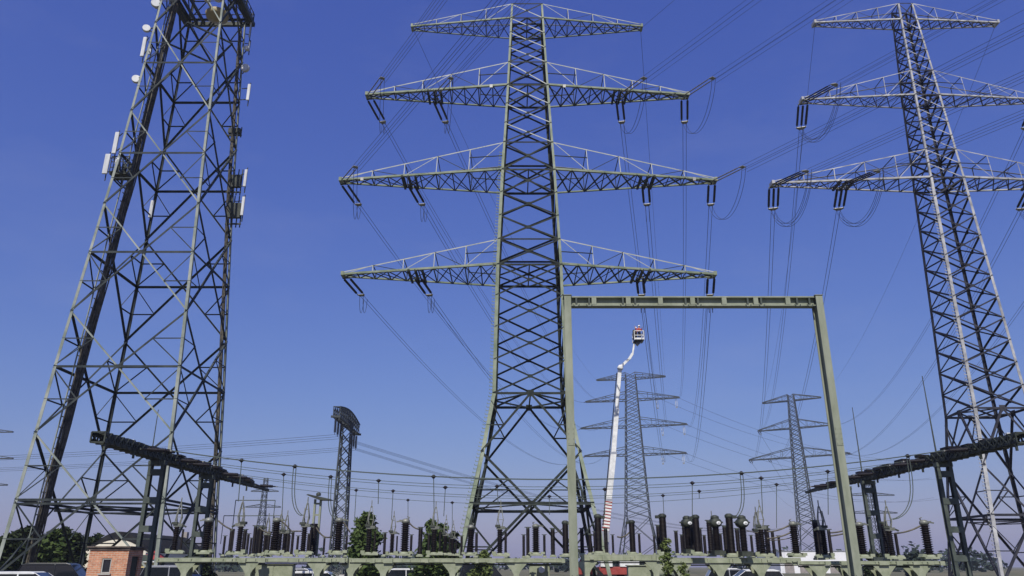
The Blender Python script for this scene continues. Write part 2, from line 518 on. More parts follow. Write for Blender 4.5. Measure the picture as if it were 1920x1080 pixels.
    def steps(self, i, z0, z1, out):
        mb = MB()
        z, k = z0, 0
        while z < z1:
            p = self.c(i, z)
            d = V(out) if k % 2 == 0 else V((out[1], out[0], 0)) * (1 if out[0] == 0 else 1)
            mb.bar(p + V((0.03, 0.03, 0)), p + V(out) * 0.34, 0.055)
            mb.bar(p + V(out) * 0.34, p + V(out) * 0.34 + V((0, 0, 0.12)), 0.055)
            z += 0.36; k += 1
        for (za, _), (zc, _) in zip(self.prof, self.prof[1:]):
            za, zc = max(za, z0), min(zc, z1)
            if zc > za: mb.bar(self.c(i, za) + V((-.02, .03, 0)), self.c(i, zc) + V((-.02, .03, 0)), .06)
        mb.build('step_ladder', self.lm, self.root)
    def done(self, name='lattice_bracing'):
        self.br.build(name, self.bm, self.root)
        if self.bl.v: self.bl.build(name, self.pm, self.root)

def split(z0, z1, n): return [(lerp(z0, z1, i / n), lerp(z0, z1, (i + 1) / n)) for i in range(n)]

# the tall middle pylon
MID = V((1.85, 80, 0))
mid = Tower('lattice_pylon', MID, [(0, 14.3), (7.16, 11.6), (12.1, 9.6), (18, 7.55), (31.9, 7.0), (43.5, 6.05), (55, 4.9), (67.1, 3.9)],
            'tall green lattice pylon with four pairs of crossarms, in the middle behind the goal-shaped gantry', 'pylon', 'large lattice pylons',
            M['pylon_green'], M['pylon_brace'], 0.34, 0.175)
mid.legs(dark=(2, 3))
mid.X(0, 12.1, mid=True, w=0.24)
mid.K(12.1, 18, w=0.22)
mid.H(18, 0.24); mid.plan(18); mid.plan(7.16, 0.12)
for i in range(4):                                         # redundant struts of the base
    n = V(FN[i])
    for a, b in ((i, i + 1), (i + 1, i)):
        d0, d1 = mid.c(a, 12.1), mid.c(b, 0)
        for t, zz in ((0.22, 0.20), (0.72, 0.80)):
            q = d0.lerp(d1, t)
            leg = a if t < 0.5 else b
            mid.member(mid.br, q, mid.c(leg, q.z), 0.12, n)
            mid.member(mid.br, q, mid.c(leg, q.z + (-2.6 if t < 0.5 else 2.6)), 0.12, n)
for z0, z1 in split(18, 31.9, 4): mid.X(z0, z1)
mid.X(31.9, 34.9, top=True); mid.H(31.9, 0.22)
for z0, z1 in split(34.9, 43.5, 3): mid.X(z0, z1)
mid.X(43.5, 47.1, top=True); mid.H(43.5, 0.22)
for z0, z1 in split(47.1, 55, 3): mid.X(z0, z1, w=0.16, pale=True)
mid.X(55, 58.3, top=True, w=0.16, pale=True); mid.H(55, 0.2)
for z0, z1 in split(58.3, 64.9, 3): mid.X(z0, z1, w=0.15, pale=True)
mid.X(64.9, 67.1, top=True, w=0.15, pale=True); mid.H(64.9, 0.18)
for z in (31.9, 43.5, 55, 64.9): mid.plan(z, 0.13)
mid.done()
mid.steps(0, 2.5, 46, (-1, 0, 0))
MID_ARMS = [(31.9, 34.9, 20.5, 12.3), (43.5, 47.1, 21.6, 13.6), (55, 58.3, 19.3, 11.1), (64.9, 67.1, 14.3, None)]
for zb, zt, half, inn in MID_ARMS:
    for s in (-1, 1):
        mid.arm(s, half, zb, zt, 10 if inn else 8, 0.21 if inn else 0.16, inner=inn, plate={43.5: .86, 55: .11}.get(zb))

# the pylon at the right
RGT = V((49.2, 80, 0))
rgt = Tower('lattice_pylon', RGT, [(0, 9.3), (16.7, 5.65), (43.1, 3.9), (57.8, 2.8), (68, 1.9)],
            'galvanised grey lattice pylon with three pairs of crossarms, nearest to the right edge', 'pylon', 'large lattice pylons',
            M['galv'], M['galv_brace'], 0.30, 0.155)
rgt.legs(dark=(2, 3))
rgt.X(0, 11.0, mid=True, w=0.2)
rgt.K(11.0, 16.7, w=0.2)
rgt.H(16.7, 0.2); rgt.plan(16.7); rgt.plan(5.8, 0.1)
for i in range(4):
    n = V(FN[i])
    for a, b in ((i, i + 1), (i + 1, i)):
        d0, d1 = rgt.c(a, 11.0), rgt.c(b, 0)
        for t in (0.22, 0.72):
            q = d0.lerp(d1, t)
            leg = a if t < 0.5 else b
            rgt.member(rgt.br, q, rgt.c(leg, q.z), 0.1, n)
            rgt.member(rgt.br, q, rgt.c(leg, q.z + (-2.2 if t < 0.5 else 2.2)), 0.1, n)
for z0, z1 in split(16.7, 43.1, 11): rgt.X(z0, z1)
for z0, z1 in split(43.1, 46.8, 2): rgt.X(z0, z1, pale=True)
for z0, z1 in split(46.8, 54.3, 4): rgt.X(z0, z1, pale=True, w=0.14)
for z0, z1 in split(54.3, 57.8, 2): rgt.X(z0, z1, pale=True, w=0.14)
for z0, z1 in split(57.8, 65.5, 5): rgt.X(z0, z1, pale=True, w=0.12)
rgt.X(65.5, 68, top=True, w=0.12)
for z in (43.1, 46.8, 54.3, 57.8, 65.5): rgt.H(z, 0.16)
for z in (43.1, 54.3): rgt.plan(z, 0.12)
rgt.done()
rgt.steps(0, 2.5, 42, (-1, 0, 0))
RGT_ARMS = [(43.1, 46.8, 19.2, 11.0), (54.3, 57.8, 14.4, None), (65.5, 68, 11.4, None)]
for zb, zt, half, inn in RGT_ARMS:
    for s in (-1, 1):
        rgt.arm(s, half, zb, zt, 10 if inn else 8, 0.19 if inn else 0.16, inner=inn)

# far pylons of the same two lines, and others on the horizon
def far_pylon(loc, prof, panels, arms, label, w=0.21, rz=0.0):
    t = Tower('lattice_pylon', loc, prof, label, 'pylon', 'distant lattice pylons', M['far_steel'], M['far_steel'], 0.34, w, fine=False)
    t.root.rotation_euler = (0, 0, rz)
    t.legs()
    for z0, z1 in panels: t.X(z0, z1, w=w, gus=False)
    t.done()
    for zb, zt, half in arms:
        t.H(zb)
        for s in (-1, 1): t.arm(s, half, zb, zt, 8, 0.28, dense=False)
    return t
FM = V((50, 320, 0))
FM_ARMS = [(44.6, 47.6, 20.5), (56.1, 59.6, 21.6), (67.2, 70.5, 19.3), (76.3, 78.6, 14.3)]
far_pylon(FM, [(0, 17), (20, 9.5), (44.6, 7.0), (56.1, 6), (67.2, 5), (78.6, 4)],
          split(0, 20, 2) + split(20, 44.6, 8) + split(44.6, 67.2, 9) + split(67.2, 78.6, 5), FM_ARMS,
          'distant lattice pylon with four crossarm pairs beside the white boom', rz=R(-14))
FR = V((114, 313, 0))
FR_ARMS = [(42.8, 46.5, 19.2), (54.3, 57.8, 14.4), (65.5, 68, 11.4)]
far_pylon(FR, [(0, 10), (16.7, 6.0), (43, 4.2), (57.8, 3.1), (68, 2.2)],
          split(0, 16.7, 3) + split(16.7, 43, 11) + split(43, 68, 13), FR_ARMS,
          'distant slim lattice pylon seen just inside the leaning gantry post', rz=R(-31))
ROT = {'far pylon': Matrix.Rotation(R(-14), 3, 'Z'), 'slim far pylon': Matrix.Rotation(R(-31), 3, 'Z')}
FL_ARMS = [(34.5, 37.6, 23), (45.7, 48.8, 23), (57.1, 59.6, 20.5)]
far_pylon(V((-239, 340, 0)), [(0, 12), (14, 6.5), (34.5, 5), (59.6, 3)],
          split(0, 14, 3) + split(14, 34.5, 7) + split(34.5, 59.6, 10), FL_ARMS,
          'distant pylon mostly outside the frame, only its arm tips showing at the left edge')
far_pylon(P(1648, 1050, 420) * V((1, 1, 0)), [(0, 6), (30, 2.6), (47, 1.8)], split(0, 30, 8) + split(30, 47, 6),
          [(28, 29.5, 13), (37, 38.5, 13)], 'faint small far pylon low behind the right dark beam', 0.2)
far_pylon(P(483, 1050, 420) * V((1, 1, 0)), [(0, 6), (30, 2.6), (46, 1.8)], split(0, 30, 8) + split(30, 46, 6),
          [(31, 32.5, 9), (39, 40.5, 7)], 'faint small far pylon low behind the left insulators', 0.2)

# ------------------------------------------------------------------ the T-headed mast at left of centre
TM = V((-29.8, 140, 0))
tm = Tower('lattice_mast', TM, [(0, 2.5), (24, 1.7), (26.4, 1.6)], 'slender lattice mast with a short truss head seen end-on and dark insulators', 'mast', None,
           M['far_steel'], M['far_steel'], 0.26, 0.13, fine=False)
tm.legs()
for z0, z1 in split(0, 26.4, 13): tm.X(z0, z1, w=0.12, gus=False)
tm.done()
hd = MB()
def tm_box(y0, y1, z0, z1, hw):
    cs = {}
    n = 12
    for i in range(n + 1):
        t = i / n
        y = lerp(y0, y1, t)
        ztop = z1 + (0.9 * math.sin(math.pi * t))
        cs[i] = [V((-hw, y, z0)), V((hw, y, z0)), V((hw, y, ztop)), V((-hw, y, ztop))]
    for i in range(n):
        for k in range(4):
            hd.bar(cs[i][k], cs[i + 1][k], 0.16)
            hd.bar(cs[i][k], cs[i + 1][(k + 1) % 4], 0.11)
            hd.bar(cs[i][(k + 1) % 4], cs[i + 1][k], 0.09)
            hd.bar(cs[i][k], cs[i][(k + 1) % 4], 0.11)
tm_box(-9, 9, 25.6, 27.4, 0.55)
hd.bar((-.8, -9.4, 25.6), (.8, -9.4, 25.6), 0.35); hd.bar((-.8, 9.4, 25.6), (.8, 9.4, 25.6), 0.35)
for yy in range(-9, 10): hd.bar((-.55, yy, 25.6), (.55, yy, 25.6), .22)
hd.build('truss_head', M['far_steel'], tm.root)

# ------------------------------------------------------------------ insulator sets, conductors, jumper loops
def string_mesh(mb, L, y, r=0.15, n=8, sheds=16):
    prof = [(0.04, 0.0), (0.04, 0.35)]
    a, b = 0.35, L - 0.35
    for i in range(sheds):
        z = lerp(a, b, i / sheds)
        dz = (b - a) / sheds
        prof += [(0.07, z), (r, z + dz * 0.35), (r * 0.8, z + dz * 0.7)]
    prof += [(0.05, b), (0.04, L)]
    mb.lathe(prof, (0, y, 0), n, 'X')

def ins_proto(name, nstr, L, sep, r=0.15, m='string'):
    t = thing(name, (0, 0, 0), 'prototype', 'insulator')
    for k in range(nstr):
        mb = MB()
        string_mesh(mb, L, (k - (nstr - 1) / 2) * sep, r)
        mb.build('insulator_string', M[m], t)
    y = MB()
    w = (nstr - 1) * sep
    y.prism([(L, -w / 2 - .08), (L + .18, -w / 2 - .08), (L + .55, -.24), (L + .55, .24), (L + .18, w / 2 + .08), (L, w / 2 + .08)], -.03, .03, 'XY')
    y.build('yoke_plate', M['alu'], t)
    if nstr > 1:
        y = MB(); y.bar((0, -w / 2 - .08, 0), (0, w / 2 + .08, 0), .12); y.build('hanger_bar', M['dark_steel'], t)
    remember(t)
    return t
INS2 = ins_proto('insulator_set', 2, 4.3, 0.72)
INS3 = ins_proto('insulator_set', 3, 4.3, 0.52)
INS3B = ins_proto('insulator_set', 3, 4.0, 0.4, 0.10)
INSB = ins_proto('insulator_set', 2, 4.3, 0.5, 0.07, 'back_string')
INSW = ins_proto('insulator_set', 2, 3.4, 0.6, 0.11, 'white')
INS_USED = {p.name: False for p in (INS2, INS3, INS3B, INSB, INSW)}

def orient(o, d):
    x = d.normalized()
    y = V((0, 0, 1)).cross(x).normalized()
    z = x.cross(y)
    o.rotation_euler = Matrix((x, y, z)).transposed().to_euler()

def place_set(proto, p, d, label, group):
    if not INS_USED[proto.name]:
        o = proto; INS_USED[proto.name] = True
        o['label'] = label; o['group'] = group
    else:
        o = dup(proto, label, group)
    o.location = p
    orient(o, d)
    return o

def parab(p0, p1, sag, n=28):
    return [p0.lerp(p1, i / n) - V((0, 0, 4 * sag * (i / n) * (1 - i / n))) for i in range(n + 1)]

def bundle(name, p0, p1, sag, label, cat, group, nw=2, sep=0.42, r=0.028, n=28, m='wire'):
    """one phase: a bundle of wires, each a part"""
    t = thing(name, p0, label, cat, group)
    d = (p1 - p0); d.z = 0; d.normalize()
    s = V((-d.y, d.x, 0))
    offs = {1: [V((0, 0, 0))], 2: [s * (sep / 2), s * (-sep / 2)],
            4: [s * (sep / 2), s * (-sep / 2), s * (sep / 2) - V((0, 0, sep)), s * (-sep / 2) - V((0, 0, sep))]}[nw]
    for o in offs:
        mb = MB(p0)
        mb.tube([p + o for p in parab(p0, p1, sag, n)], r, 4)
        mb.build('wire', M[m], t)
    return t

def start_dir(p0, p1, sag):
    h = p1 - p0
    L = math.hypot(h.x, h.y)
    return V((h.x / L, h.y / L, (h.z - 4 * sag) / L)).normalized()

BACK = V((0.484, -0.875, 0)) * 300
LEN = 4.8
side_w = {-1: 'left', 1: 'right'}

def phase(proto, bproto, base, far, x, zb, side, far_z, far_x, arm_w, pos_w, tower_w, far_w, back=True, r=0.028):
    tip = base + V((side * x, 0, zb - 0.1))
    off = V((0, 0.35, 0))
    place = f'{arm_w} {side_w[side]} arm {pos_w}, {tower_w}'
    # away from the viewer
    fp = far + ROT[far_w] @ V((side * far_x, -0.5, far_z - 0.1))
    d1 = start_dir(tip, fp, 9.5)
    d2 = start_dir(fp, tip, 9.5)
    a = tip + off + d1 * LEN
    b = fp + d2 * LEN
    place_set(proto, tip + off, d1, f'dark insulator strings at the {place}, reaching away from us', f'insulators on the {tower_w}')
    place_set(proto, fp, d2, f'far insulator strings at the {arm_w} {side_w[side]} arm {pos_w}, {far_w}', f'insulators on the {far_w}')
    bundle('conductor_bundle', a, b, 9.2, f'pair of wires from the {place}, to the far pylon', 'power line', f'wires between the {tower_w} and the far one', r=r)
    ends = []
    if back:                                                 # towards the viewer, over the camera
        bp = tip + BACK
        e1 = start_dir(tip, bp, 5.2)
        c = tip - off + e1 * LEN
        place_set(bproto, tip - off, e1, f'insulator strings at the {place}, reaching towards us', f'insulators on the {tower_w}')
        bundle('conductor_bundle', c, bp, 5.2, f'bundle of wires from the {place}, passing overhead', 'power line', f'overhead wires of the {tower_w}', nw=4, r=0.02, sep=0.62)
        n = 18
        for i in range(n + 1):
            t = i / n
            q = c.lerp(a, t)
            q.z = lerp(c.z, a.z, t) - 3.6 * (4 * t * (1 - t)) ** 0.72
            ends.append(q)
        lab = f'slack jumper loop below the {place}'
    else:                                                    # short loop back under the clamp
        c = a
        h = V((d1.x, d1.y, 0)).normalized()
        for i in range(13):
            t = i / 12
            ends.append(a + h * (1.3 * t - .2) - V((0, 0, 1.9 * (4 * t * (1 - t)) ** 0.6)))
        lab = f'short hanging wire tail below the {place}'
    t = thing('jumper_loop', c, lab, 'jumper cable', f'jumper loops of the {tower_w}')
    for s in (-1, 1):
        for dz in ((0, -0.4) if tower_w.startswith('right') else (0,)):
            mb = MB(c)
            mb.tube([p + V((s * 0.2, 0, dz)) for p in ends], 0.026, 4)
            mb.build('wire', M['wire'], t)

arm_names = ['lowest', 'second', 'third']
for k, (zb, zt, half, inn) in enumerate(MID_ARMS[:3]):
    for s in (-1, 1):
        fz, _, fh = FM_ARMS[k]
        phase(INS2, INSB, MID, FM, half - 0.3, zb, s, fz, fh, arm_names[k], 'tip', 'middle pylon', 'far pylon', back=k > 0)
        phase(INS2, INSB, MID, FM, inn, zb, s, fz, inn, arm_names[k], 'midpoint', 'middle pylon', 'far pylon', back=k > 1)
for (x, zb, k, nm) in ((18.9, 43.1, 0, 'tip'), (11.0, 43.1, 0, 'midpoint'), (14.1, 54.3, 1, 'tip')):
    for s in (-1, 1):
        phase(INS3, INS3B, RGT, FR, x, zb, s, FR_ARMS[k][0], x, ['lower', 'upper'][k], nm, 'right pylon', 'slim far pylon')
for base, far, x, zb, fz, w1, w2 in ((MID, FM, 14.2, 64.9, 76.3, 'middle pylon', 'far pylon'), (RGT, FR, 11.3, 65.5, 65.5, 'right pylon', 'slim far pylon')):
    for s in (-1, 1):
        tip = base + V((s * x, 0, zb))
        bundle('earth_wire', tip, far + ROT[w2] @ V((s * x, 0, fz)), 6, f'thin earth wire from the top {side_w[s]} arm of the {w1} to the far one', 'power line', 'earth wires', nw=1, r=0.022)
        bundle('earth_wire', tip, tip + BACK, 4.0, f'thin earth wire from the top {side_w[s]} arm of the {w1}, passing overhead', 'power line', 'earth wires', nw=1, r=0.022)

# spans leaving the distant pylon to the right, with pale strings under its arms
for k, (zb, zt, half) in enumerate(FM_ARMS[:3]):
    for x, nm in ((half, 'tip'), (half * .6, 'midpoint')):
        p = FM + ROT['far pylon'] @ V((x, 0.6, zb))
        bundle('conductor_bundle', p, p + V((190, 160, -4)), 9, f'thin wires leaving the {arm_names[k]} right arm {nm} of the distant boom-side pylon', 'power line', 'wires beyond the distant pylon', nw=1, r=0.05)
        q = FM + ROT['far pylon'] @ V((x - 1.2, 0.2, zb - .2))
        place_set(INSW, q, V((0.02, 0.05, -1)), f'pale strings hanging under the {arm_names[k]} right arm {nm}, distant pylon', 'pale strings on the distant pylon')
        p = FR + ROT['slim far pylon'] @ V((-FR_ARMS[min(k, 1)][2] * (1 if nm == 'tip' else .6), 0.5, FR_ARMS[min(k, 1)][0]))
        if k < 2 and not (k == 1 and nm != 'tip'):
            d = start_dir(p, p + V((120, 260, 0)), 9)
            place_set(INS2, p, d, f'dark strings leaving the {["lower", "upper"][k]} left arm {nm}, slim far pylon', 'strings beyond the slim far pylon')
            bundle('conductor_bundle', p + d * LEN, p + V((120, 260, 0)), 9, f'thin wires leaving the {["lower", "upper"][k]} left arm {nm} of the slim far pylon', 'power line', 'wires beyond the slim far pylon', nw=1, r=0.05)

# strings and wires of the T-headed mast
sp = thing('insulator_string', (0, 0, 0), 'prototype', 'insulator', 'insulators under the mast head')
mb = MB(); string_mesh(mb, 3.0, 0, 0.26, 8, 12); mb.build('glazed_discs', M['string'], sp)
remember(sp)
words = {-9.2: 'under the nearest end', -7.0: 'second from the near end', -4.8: 'third from the near end', 4.8: 'third from the far end', 7.0: 'second from the far end', 9.2: 'under the farthest end'}
for i, (dy, wd) in enumerate(words.items()):
    o = sp if i == 0 else dup(sp, '')
    o['label'] = f'dark string hanging {wd} of the lattice mast head'
    o.location = TM + V((0, dy, 25.6)); o.rotation_euler = (0, R(90), 0)
    p0 = TM + V((0, dy, 22.6))
    bundle('mast_wire', p0, p0 + V((-260, 18, 2)), 5, f'thin wire running to the left from the mast string {wd}', 'power line', 'wires of the lattice mast', nw=1, r=0.026)
    bundle('mast_wire', p0, p0 + V((200, 330, 3)), 9, f'thin wire running off to the right from the mast string {wd}', 'power line', 'wires of the lattice mast', nw=1, r=0.026)

# ------------------------------------------------------------------ the radio mast at the left
RM = V((-28.8, 59.7, 0))
rm = Tower('radio_mast', RM, [(0, 10.95), (5.6, 10.3), (15.3, 9.3), (24.4, 8.2), (33.6, 7.1), (42.7, 6.3), (47.2, 5.9), (66, 4.6)],
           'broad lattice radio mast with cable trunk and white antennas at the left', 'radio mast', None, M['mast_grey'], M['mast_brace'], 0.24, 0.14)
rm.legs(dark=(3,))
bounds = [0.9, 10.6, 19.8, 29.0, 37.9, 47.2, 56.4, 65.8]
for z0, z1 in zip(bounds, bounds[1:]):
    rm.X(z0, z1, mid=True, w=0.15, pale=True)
    for i in range(4):
        n = V(FN[i])
        a0, b0, a1, b1 = rm.c(i, z0), rm.c(i + 1, z0), rm.c(i, z1), rm.c(i + 1, z1)
        t = rm.s(z0) / (rm.s(z0) + rm.s(z1))
        x = a0.lerp(b1, t)
        for q0, leg in ((a0, i), (b0, i + 1), (a1, i), (b1, i + 1)):
            m = q0.lerp(x, 0.5)
            rm.member(rm.br, m, rm.c(leg, m.z), 0.09, n)
            rm.member(rm.br, m, rm.c(leg, lerp(m.z, x.z, 0.98)), 0.08, n)
for z in (5.6, 47.2): rm.plan(z, 0.13)
rm.H(5.75, 0.14)
rm.done()
# cable trunk inside the left face
def lf(t, z, inw=0.35):
    h = rm.s(z) / 2
    return V((-h + inw, lerp(-h, h, t), z))
ct = MB()
for k in range(12):
    o = -0.5 + k / 11.0
    pts = []
    for j in range(36):
        z = 0.2 + j * 1.45
        p = lf(0.30, z)
        pts.append(p + V((0.10 * math.sin(k * 1.7 + j * 0.9) * 0.4 + (0.12 if k % 2 else 0), o * 0.82 + 0.03 * math.sin(j * 1.3 + k), 0)))
    ct.tube(pts, 0.06 if k % 3 else 0.08, 6)
ct.build('cable_trunk', M['cable'], rm.root)
cl = MB()
for s in (-1, 1):
    cl.bar(lf(0.30, 0.1, 0.2) + V((0, s * 0.5, 0)), lf(0.30, 52, 0.2) + V((0, s * 0.5, 0)), 0.07, 0.09)
for j in range(66):
    z = 0.5 + j * 0.78
    p = lf(0.30, z, 0.22)
    cl.bar(p + V((0, -0.5, 0)), p + V((0, 0.5, 0)), 0.05, 0.07)
cl.build('cable_ladder', M['mast_grey'], rm.root)
# platform
pf = MB()
zp = 52.0
h = rm.s(zp) / 2 + 0.5
pf.box((0, -h, zp), (2 * h + .3, 0.3, 0.42)); pf.box((0, h, zp), (2 * h + .3, 0.3, 0.42))
pf.box((-h, 0, zp), (0.3, 2 * h - .3, 0.42)); pf.box((h, 0, zp), (0.3, 2 * h - .3, 0.42))
for k in range(9):
    x = lerp(-h, h, (k + 0.5) / 9)
    if abs(x) > 1.4: pf.box((x, 0, zp), (0.18, 2 * h - .3, 0.3))
pl = pf.build('platform', M['dark_steel'], rm.root)
ra = MB()
for zz in (0.65, 1.15):
    for (a, b) in (((-h, -h), (h, -h)), ((h, -h), (h, h)), ((h, h), (-h, h)), ((-h, h), (-h, -h))):
        ra.bar((*a, zp + zz), (*b, zp + zz), 0.06)
for k in range(7):
    u = lerp(-h, h, k / 6)
    for q in ((u, -h), (u, h), (-h, u), (h, u)): ra.bar((*q, zp), (*q, zp + 1.15), 0.06)
ra.build('railing', M['mast_brace'], pl)
dr = MB()
dr.lathe([(0.15, 0), (1.0, 0.3), (1.1, 0.65), (0.9, 0.9)], (0.4, 1.6, zp - 0.9), 18)
dr.build('cable_drum', M['rust_tan'], rm.root)
db = MB()
for x in (-0.5, 0.5): db.lathe([(0.3, 0), (0.34, 0.5), (0.2, 0.65)], (0.4 + x, 0.2, zp + 0.25), 10)
db.build('equipment_box', M['white'], rm.root)

def W(p): return V(p) - RM                                  # world to mast coordinates
def panel_antenna(px, y0, y1, Y, w=0.3, d=0.16, yaw=0.0):
    p0, p1 = W(P(px, y1, Y)), W(P(px, y0, Y))
    hgt = p1.z - p0.z
    mb = MB()
    mb.box((p0.x, p0.y, p0.z + hgt / 2), (w, d, hgt), rz=yaw)
    o = mb.build('panel_antenna', M['antenna'], rm.root, bevel=0.04)
    b = MB()
    legx = (-1 if p0.x < 0 else 1) * rm.s(p0.z) / 2
    legy = (-1 if p0.y < 0 else 1) * rm.s(p0.z) / 2
    b.tube([(p0.x, p0.y + d / 2 + .14, p0.z - .5), (p0.x, p0.y + d / 2 + .14, p0.z + hgt + .3)], 0.05, 6)
    for t in (0.15, 0.85):
        z = p0.z + hgt * t
        b.bar((p0.x, p0.y, z), (p0.x, p0.y + d / 2 + .14, z), 0.07)
        b.bar((p0.x, p0.y + d / 2 + .14, z), (legx, legy, z), 0.06)
    b.build('antenna_bracket', M['dark_steel'], o)
def dish(px, py, Y, r, face):
    c = W(P(px, py, Y))
    mb = MB()
    mb.lathe([(0.05, 0.22), (r * 0.6, 0.17), (r, 0.02), (r, -0.22), (r * 0.96, -0.26)], (0, 0, 0), 14, 'Y')
    o = mb.build('dish_antenna', M['antenna'], rm.root)
    o.location = c; o.rotation_euler = (0, 0, face)
    b = MB(c)
    legx = (-1 if c.x < 0 else 1) * rm.s(c.z) / 2
    legy = (-1 if c.y < 0 else 1) * rm.s(c.z) / 2
    b.bar(c, (legx, legy, c.z + .2), 0.08); b.bar(c, (legx, legy, c.z - .4), 0.07)
    b.build('antenna_bracket', M['dark_steel'], o)
panel_antenna(213, 248, 288, 56.5, 0.34)
panel_antenna(196, 289, 326, 56.0, 0.42)
panel_antenna(219, 296, 308, 56.2, 0.30)
panel_antenna(266, 70, 106, 57.0, 0.32)
panel_antenna(280, 86, 102, 57.4, 0.2)
panel_antenna(294, 0, 16, 57.4, 0.34)
panel_antenna(281, 376, 408, 63.2, 0.30)
panel_antenna(458, 318, 350, 62.5, 0.26)
panel_antenna(453, 369, 404, 63, 0.26)
panel_antenna(464, 158, 188, 62.5, 0.28)
panel_antenna(467, 24, 70, 62.5, 0.14, 0.1)
panel_antenna(466, 78, 92, 62.5, 0.16)
dish(275, 55, 57.0, 0.34, R(20))
dish(256, 150, 57.0, 0.36, R(15))
dish(461, 129, 62.5, 0.42, R(-10))
dish(464, 92, 62.5, 0.26, R(-10))
dish(292, 8, 57.0, 0.4, R(25))
# small antenna stage on the left face
stg = MB()
c0 = W(P(228, 330, 57.5))
stg.box((c0.x, c0.y, c0.z), (1.5, 1.2, 0.22))
for k in range(7): stg.bar((c0.x - .75 + k * .25, c0.y - .6, c0.z), (c0.x - .75 + k * .25, c0.y - .6, c0.z + 1.5), 0.05)
for zz in (0.5, 1.0, 1.5): stg.bar((c0.x - .75, c0.y - .6, c0.z + zz), (c0.x + .75, c0.y - .6, c0.z + zz), 0.06)
for s in (-.5, .1, .6): stg.box((c0.x + s, c0.y, c0.z + 0.75), (0.3, 0.3, 0.7))
stg.bar((c0.x - .7, c0.y, c0.z), (c0.x + .4, c0.y + .4, c0.z - 1.1), 0.1)
stg.bar((c0.x + .7, c0.y, c0.z), (c0.x + .4, c0.y + .4, c0.z - 1.1), 0.1)
stg.build('antenna_stage', M['dark_steel'], rm.root)
for py, h_ in ((246, 0.9), (340, 2.2), (395, 2.6)):
    q = W(P(440, py, 63.0))
    rr = MB()
    rr.box((q.x, q.y, q.z), (1.1, 0.34, h_ * 0.55))
    rr.bar((q.x - .7, q.y, q.z - h_ / 2), (q.x + .7, q.y, q.z - h_ / 2), 0.12)
    for dx in (-.55, -.2, .2, .55): rr.bar((q.x + dx, q.y + .2, q.z - h_ * .6), (q.x + dx, q.y + .2, q.z + h_ * .6), 0.08)
    rr.build('radio_unit', M['dark_steel'], rm.root)
rc = MB()
for k in range(5):
    pts = []
    for j in range(35):
        z = 0.3 + j * 1.48
        hh = rm.s(z) / 2
        pts.append(V((hh - 0.25 - (k % 3) * 0.11, hh - 0.35 - (k // 3) * 0.14, z)))
    rc.tube(pts, 0.06, 5)
rc.build('cable_trunk', M['cable'], rm.root)

# ------------------------------------------------------------------ goal-shaped gantry
GY = 30.0
gx0, gx1 = P(1063.5, 567, GY).x, P(1532, 567, GY).x
gz = Zat(557.5, GY)
gan = thing('steel_gantry', (0, GY, 0), 'pale green goal-shaped steel gantry of two H posts and a crossbeam', 'gantry', None)
def hpost(x):
    mb = MB()
    w, d, t = 0.28, 0.55, 0.035
    zt = gz
    mb.box((x, -d / 2 + t / 2, zt / 2), (w, t, zt)); mb.box((x, d / 2 - t / 2, zt / 2), (w, t, zt))
    mb.box((x, 0, zt / 2), (t, d - 2 * t, zt))
    mb.box((x, 0, zt + 0.012), (w + .06, d + .06, 0.024))
    mb.box((x, 0, 0.03), (w + .3, d + .3, 0.06))
    po = mb.build('post', M['gantry'], gan, bevel=0.006)
    for zc in (1.15, 6.4):
        sp_ = MB(); sp_.box((x, -d / 2 - .008, zc), (w - .04, .016, .7))
        for sx in (-.09, .09):
            for sz in (-.28, -.1, .1, .28): sp_.box((x + sx, -d / 2 - .022, zc + sz), (.032, .02, .032))
        sp_.build('splice_plate', M['gantry'], po)
hpost(gx0); hpost(gx1)
cb = MB()
a, b = gx0 + 0.143, gx1 - 0.143
L = b - a
cx = (a + b) / 2
bh, bw = 0.42, 0.36
cb.box((cx, 0, gz - 0.04), (L, bw, 0.06))
cb.box((cx, 0, gz - bh + 0.02), (L, bw, 0.05))
cb.box((cx, 0, gz - bh / 2 - .01), (L, 0.03, bh - 0.1))
for px in (1113, 1177, 1237, 1297, 1356, 1415, 1475):
    x = P(px, 567, GY).x
    cb.box((x, 0, gz - bh / 2 - .01), (0.19, bw + 0.006, bh - 0.12))
bo = cb.build('crossbeam', M['gantry'], gan, bevel=0.006)
for px in (1080, 1104, 1167, 1190, 1284, 1307, 1400, 1425, 1492, 1515):
    hk = MB()
    x = P(px, 567, GY).x
    hk.box((x, -bw / 2 + 0.06, gz - bh / 2), (0.07, 0.10, bh - .14))
    hk.tube([(x - .12, -bw / 2 + .03, gz - bh + .06), (x - .06, -bw / 2 - .05, gz - bh - .05), (x + .06, -bw / 2 - .05, gz - bh - .05), (x + .12, -bw / 2 + .03, gz - bh + .06)], 0.025, 5)
    hk.build('rope_clamp', M['column_green'], bo)

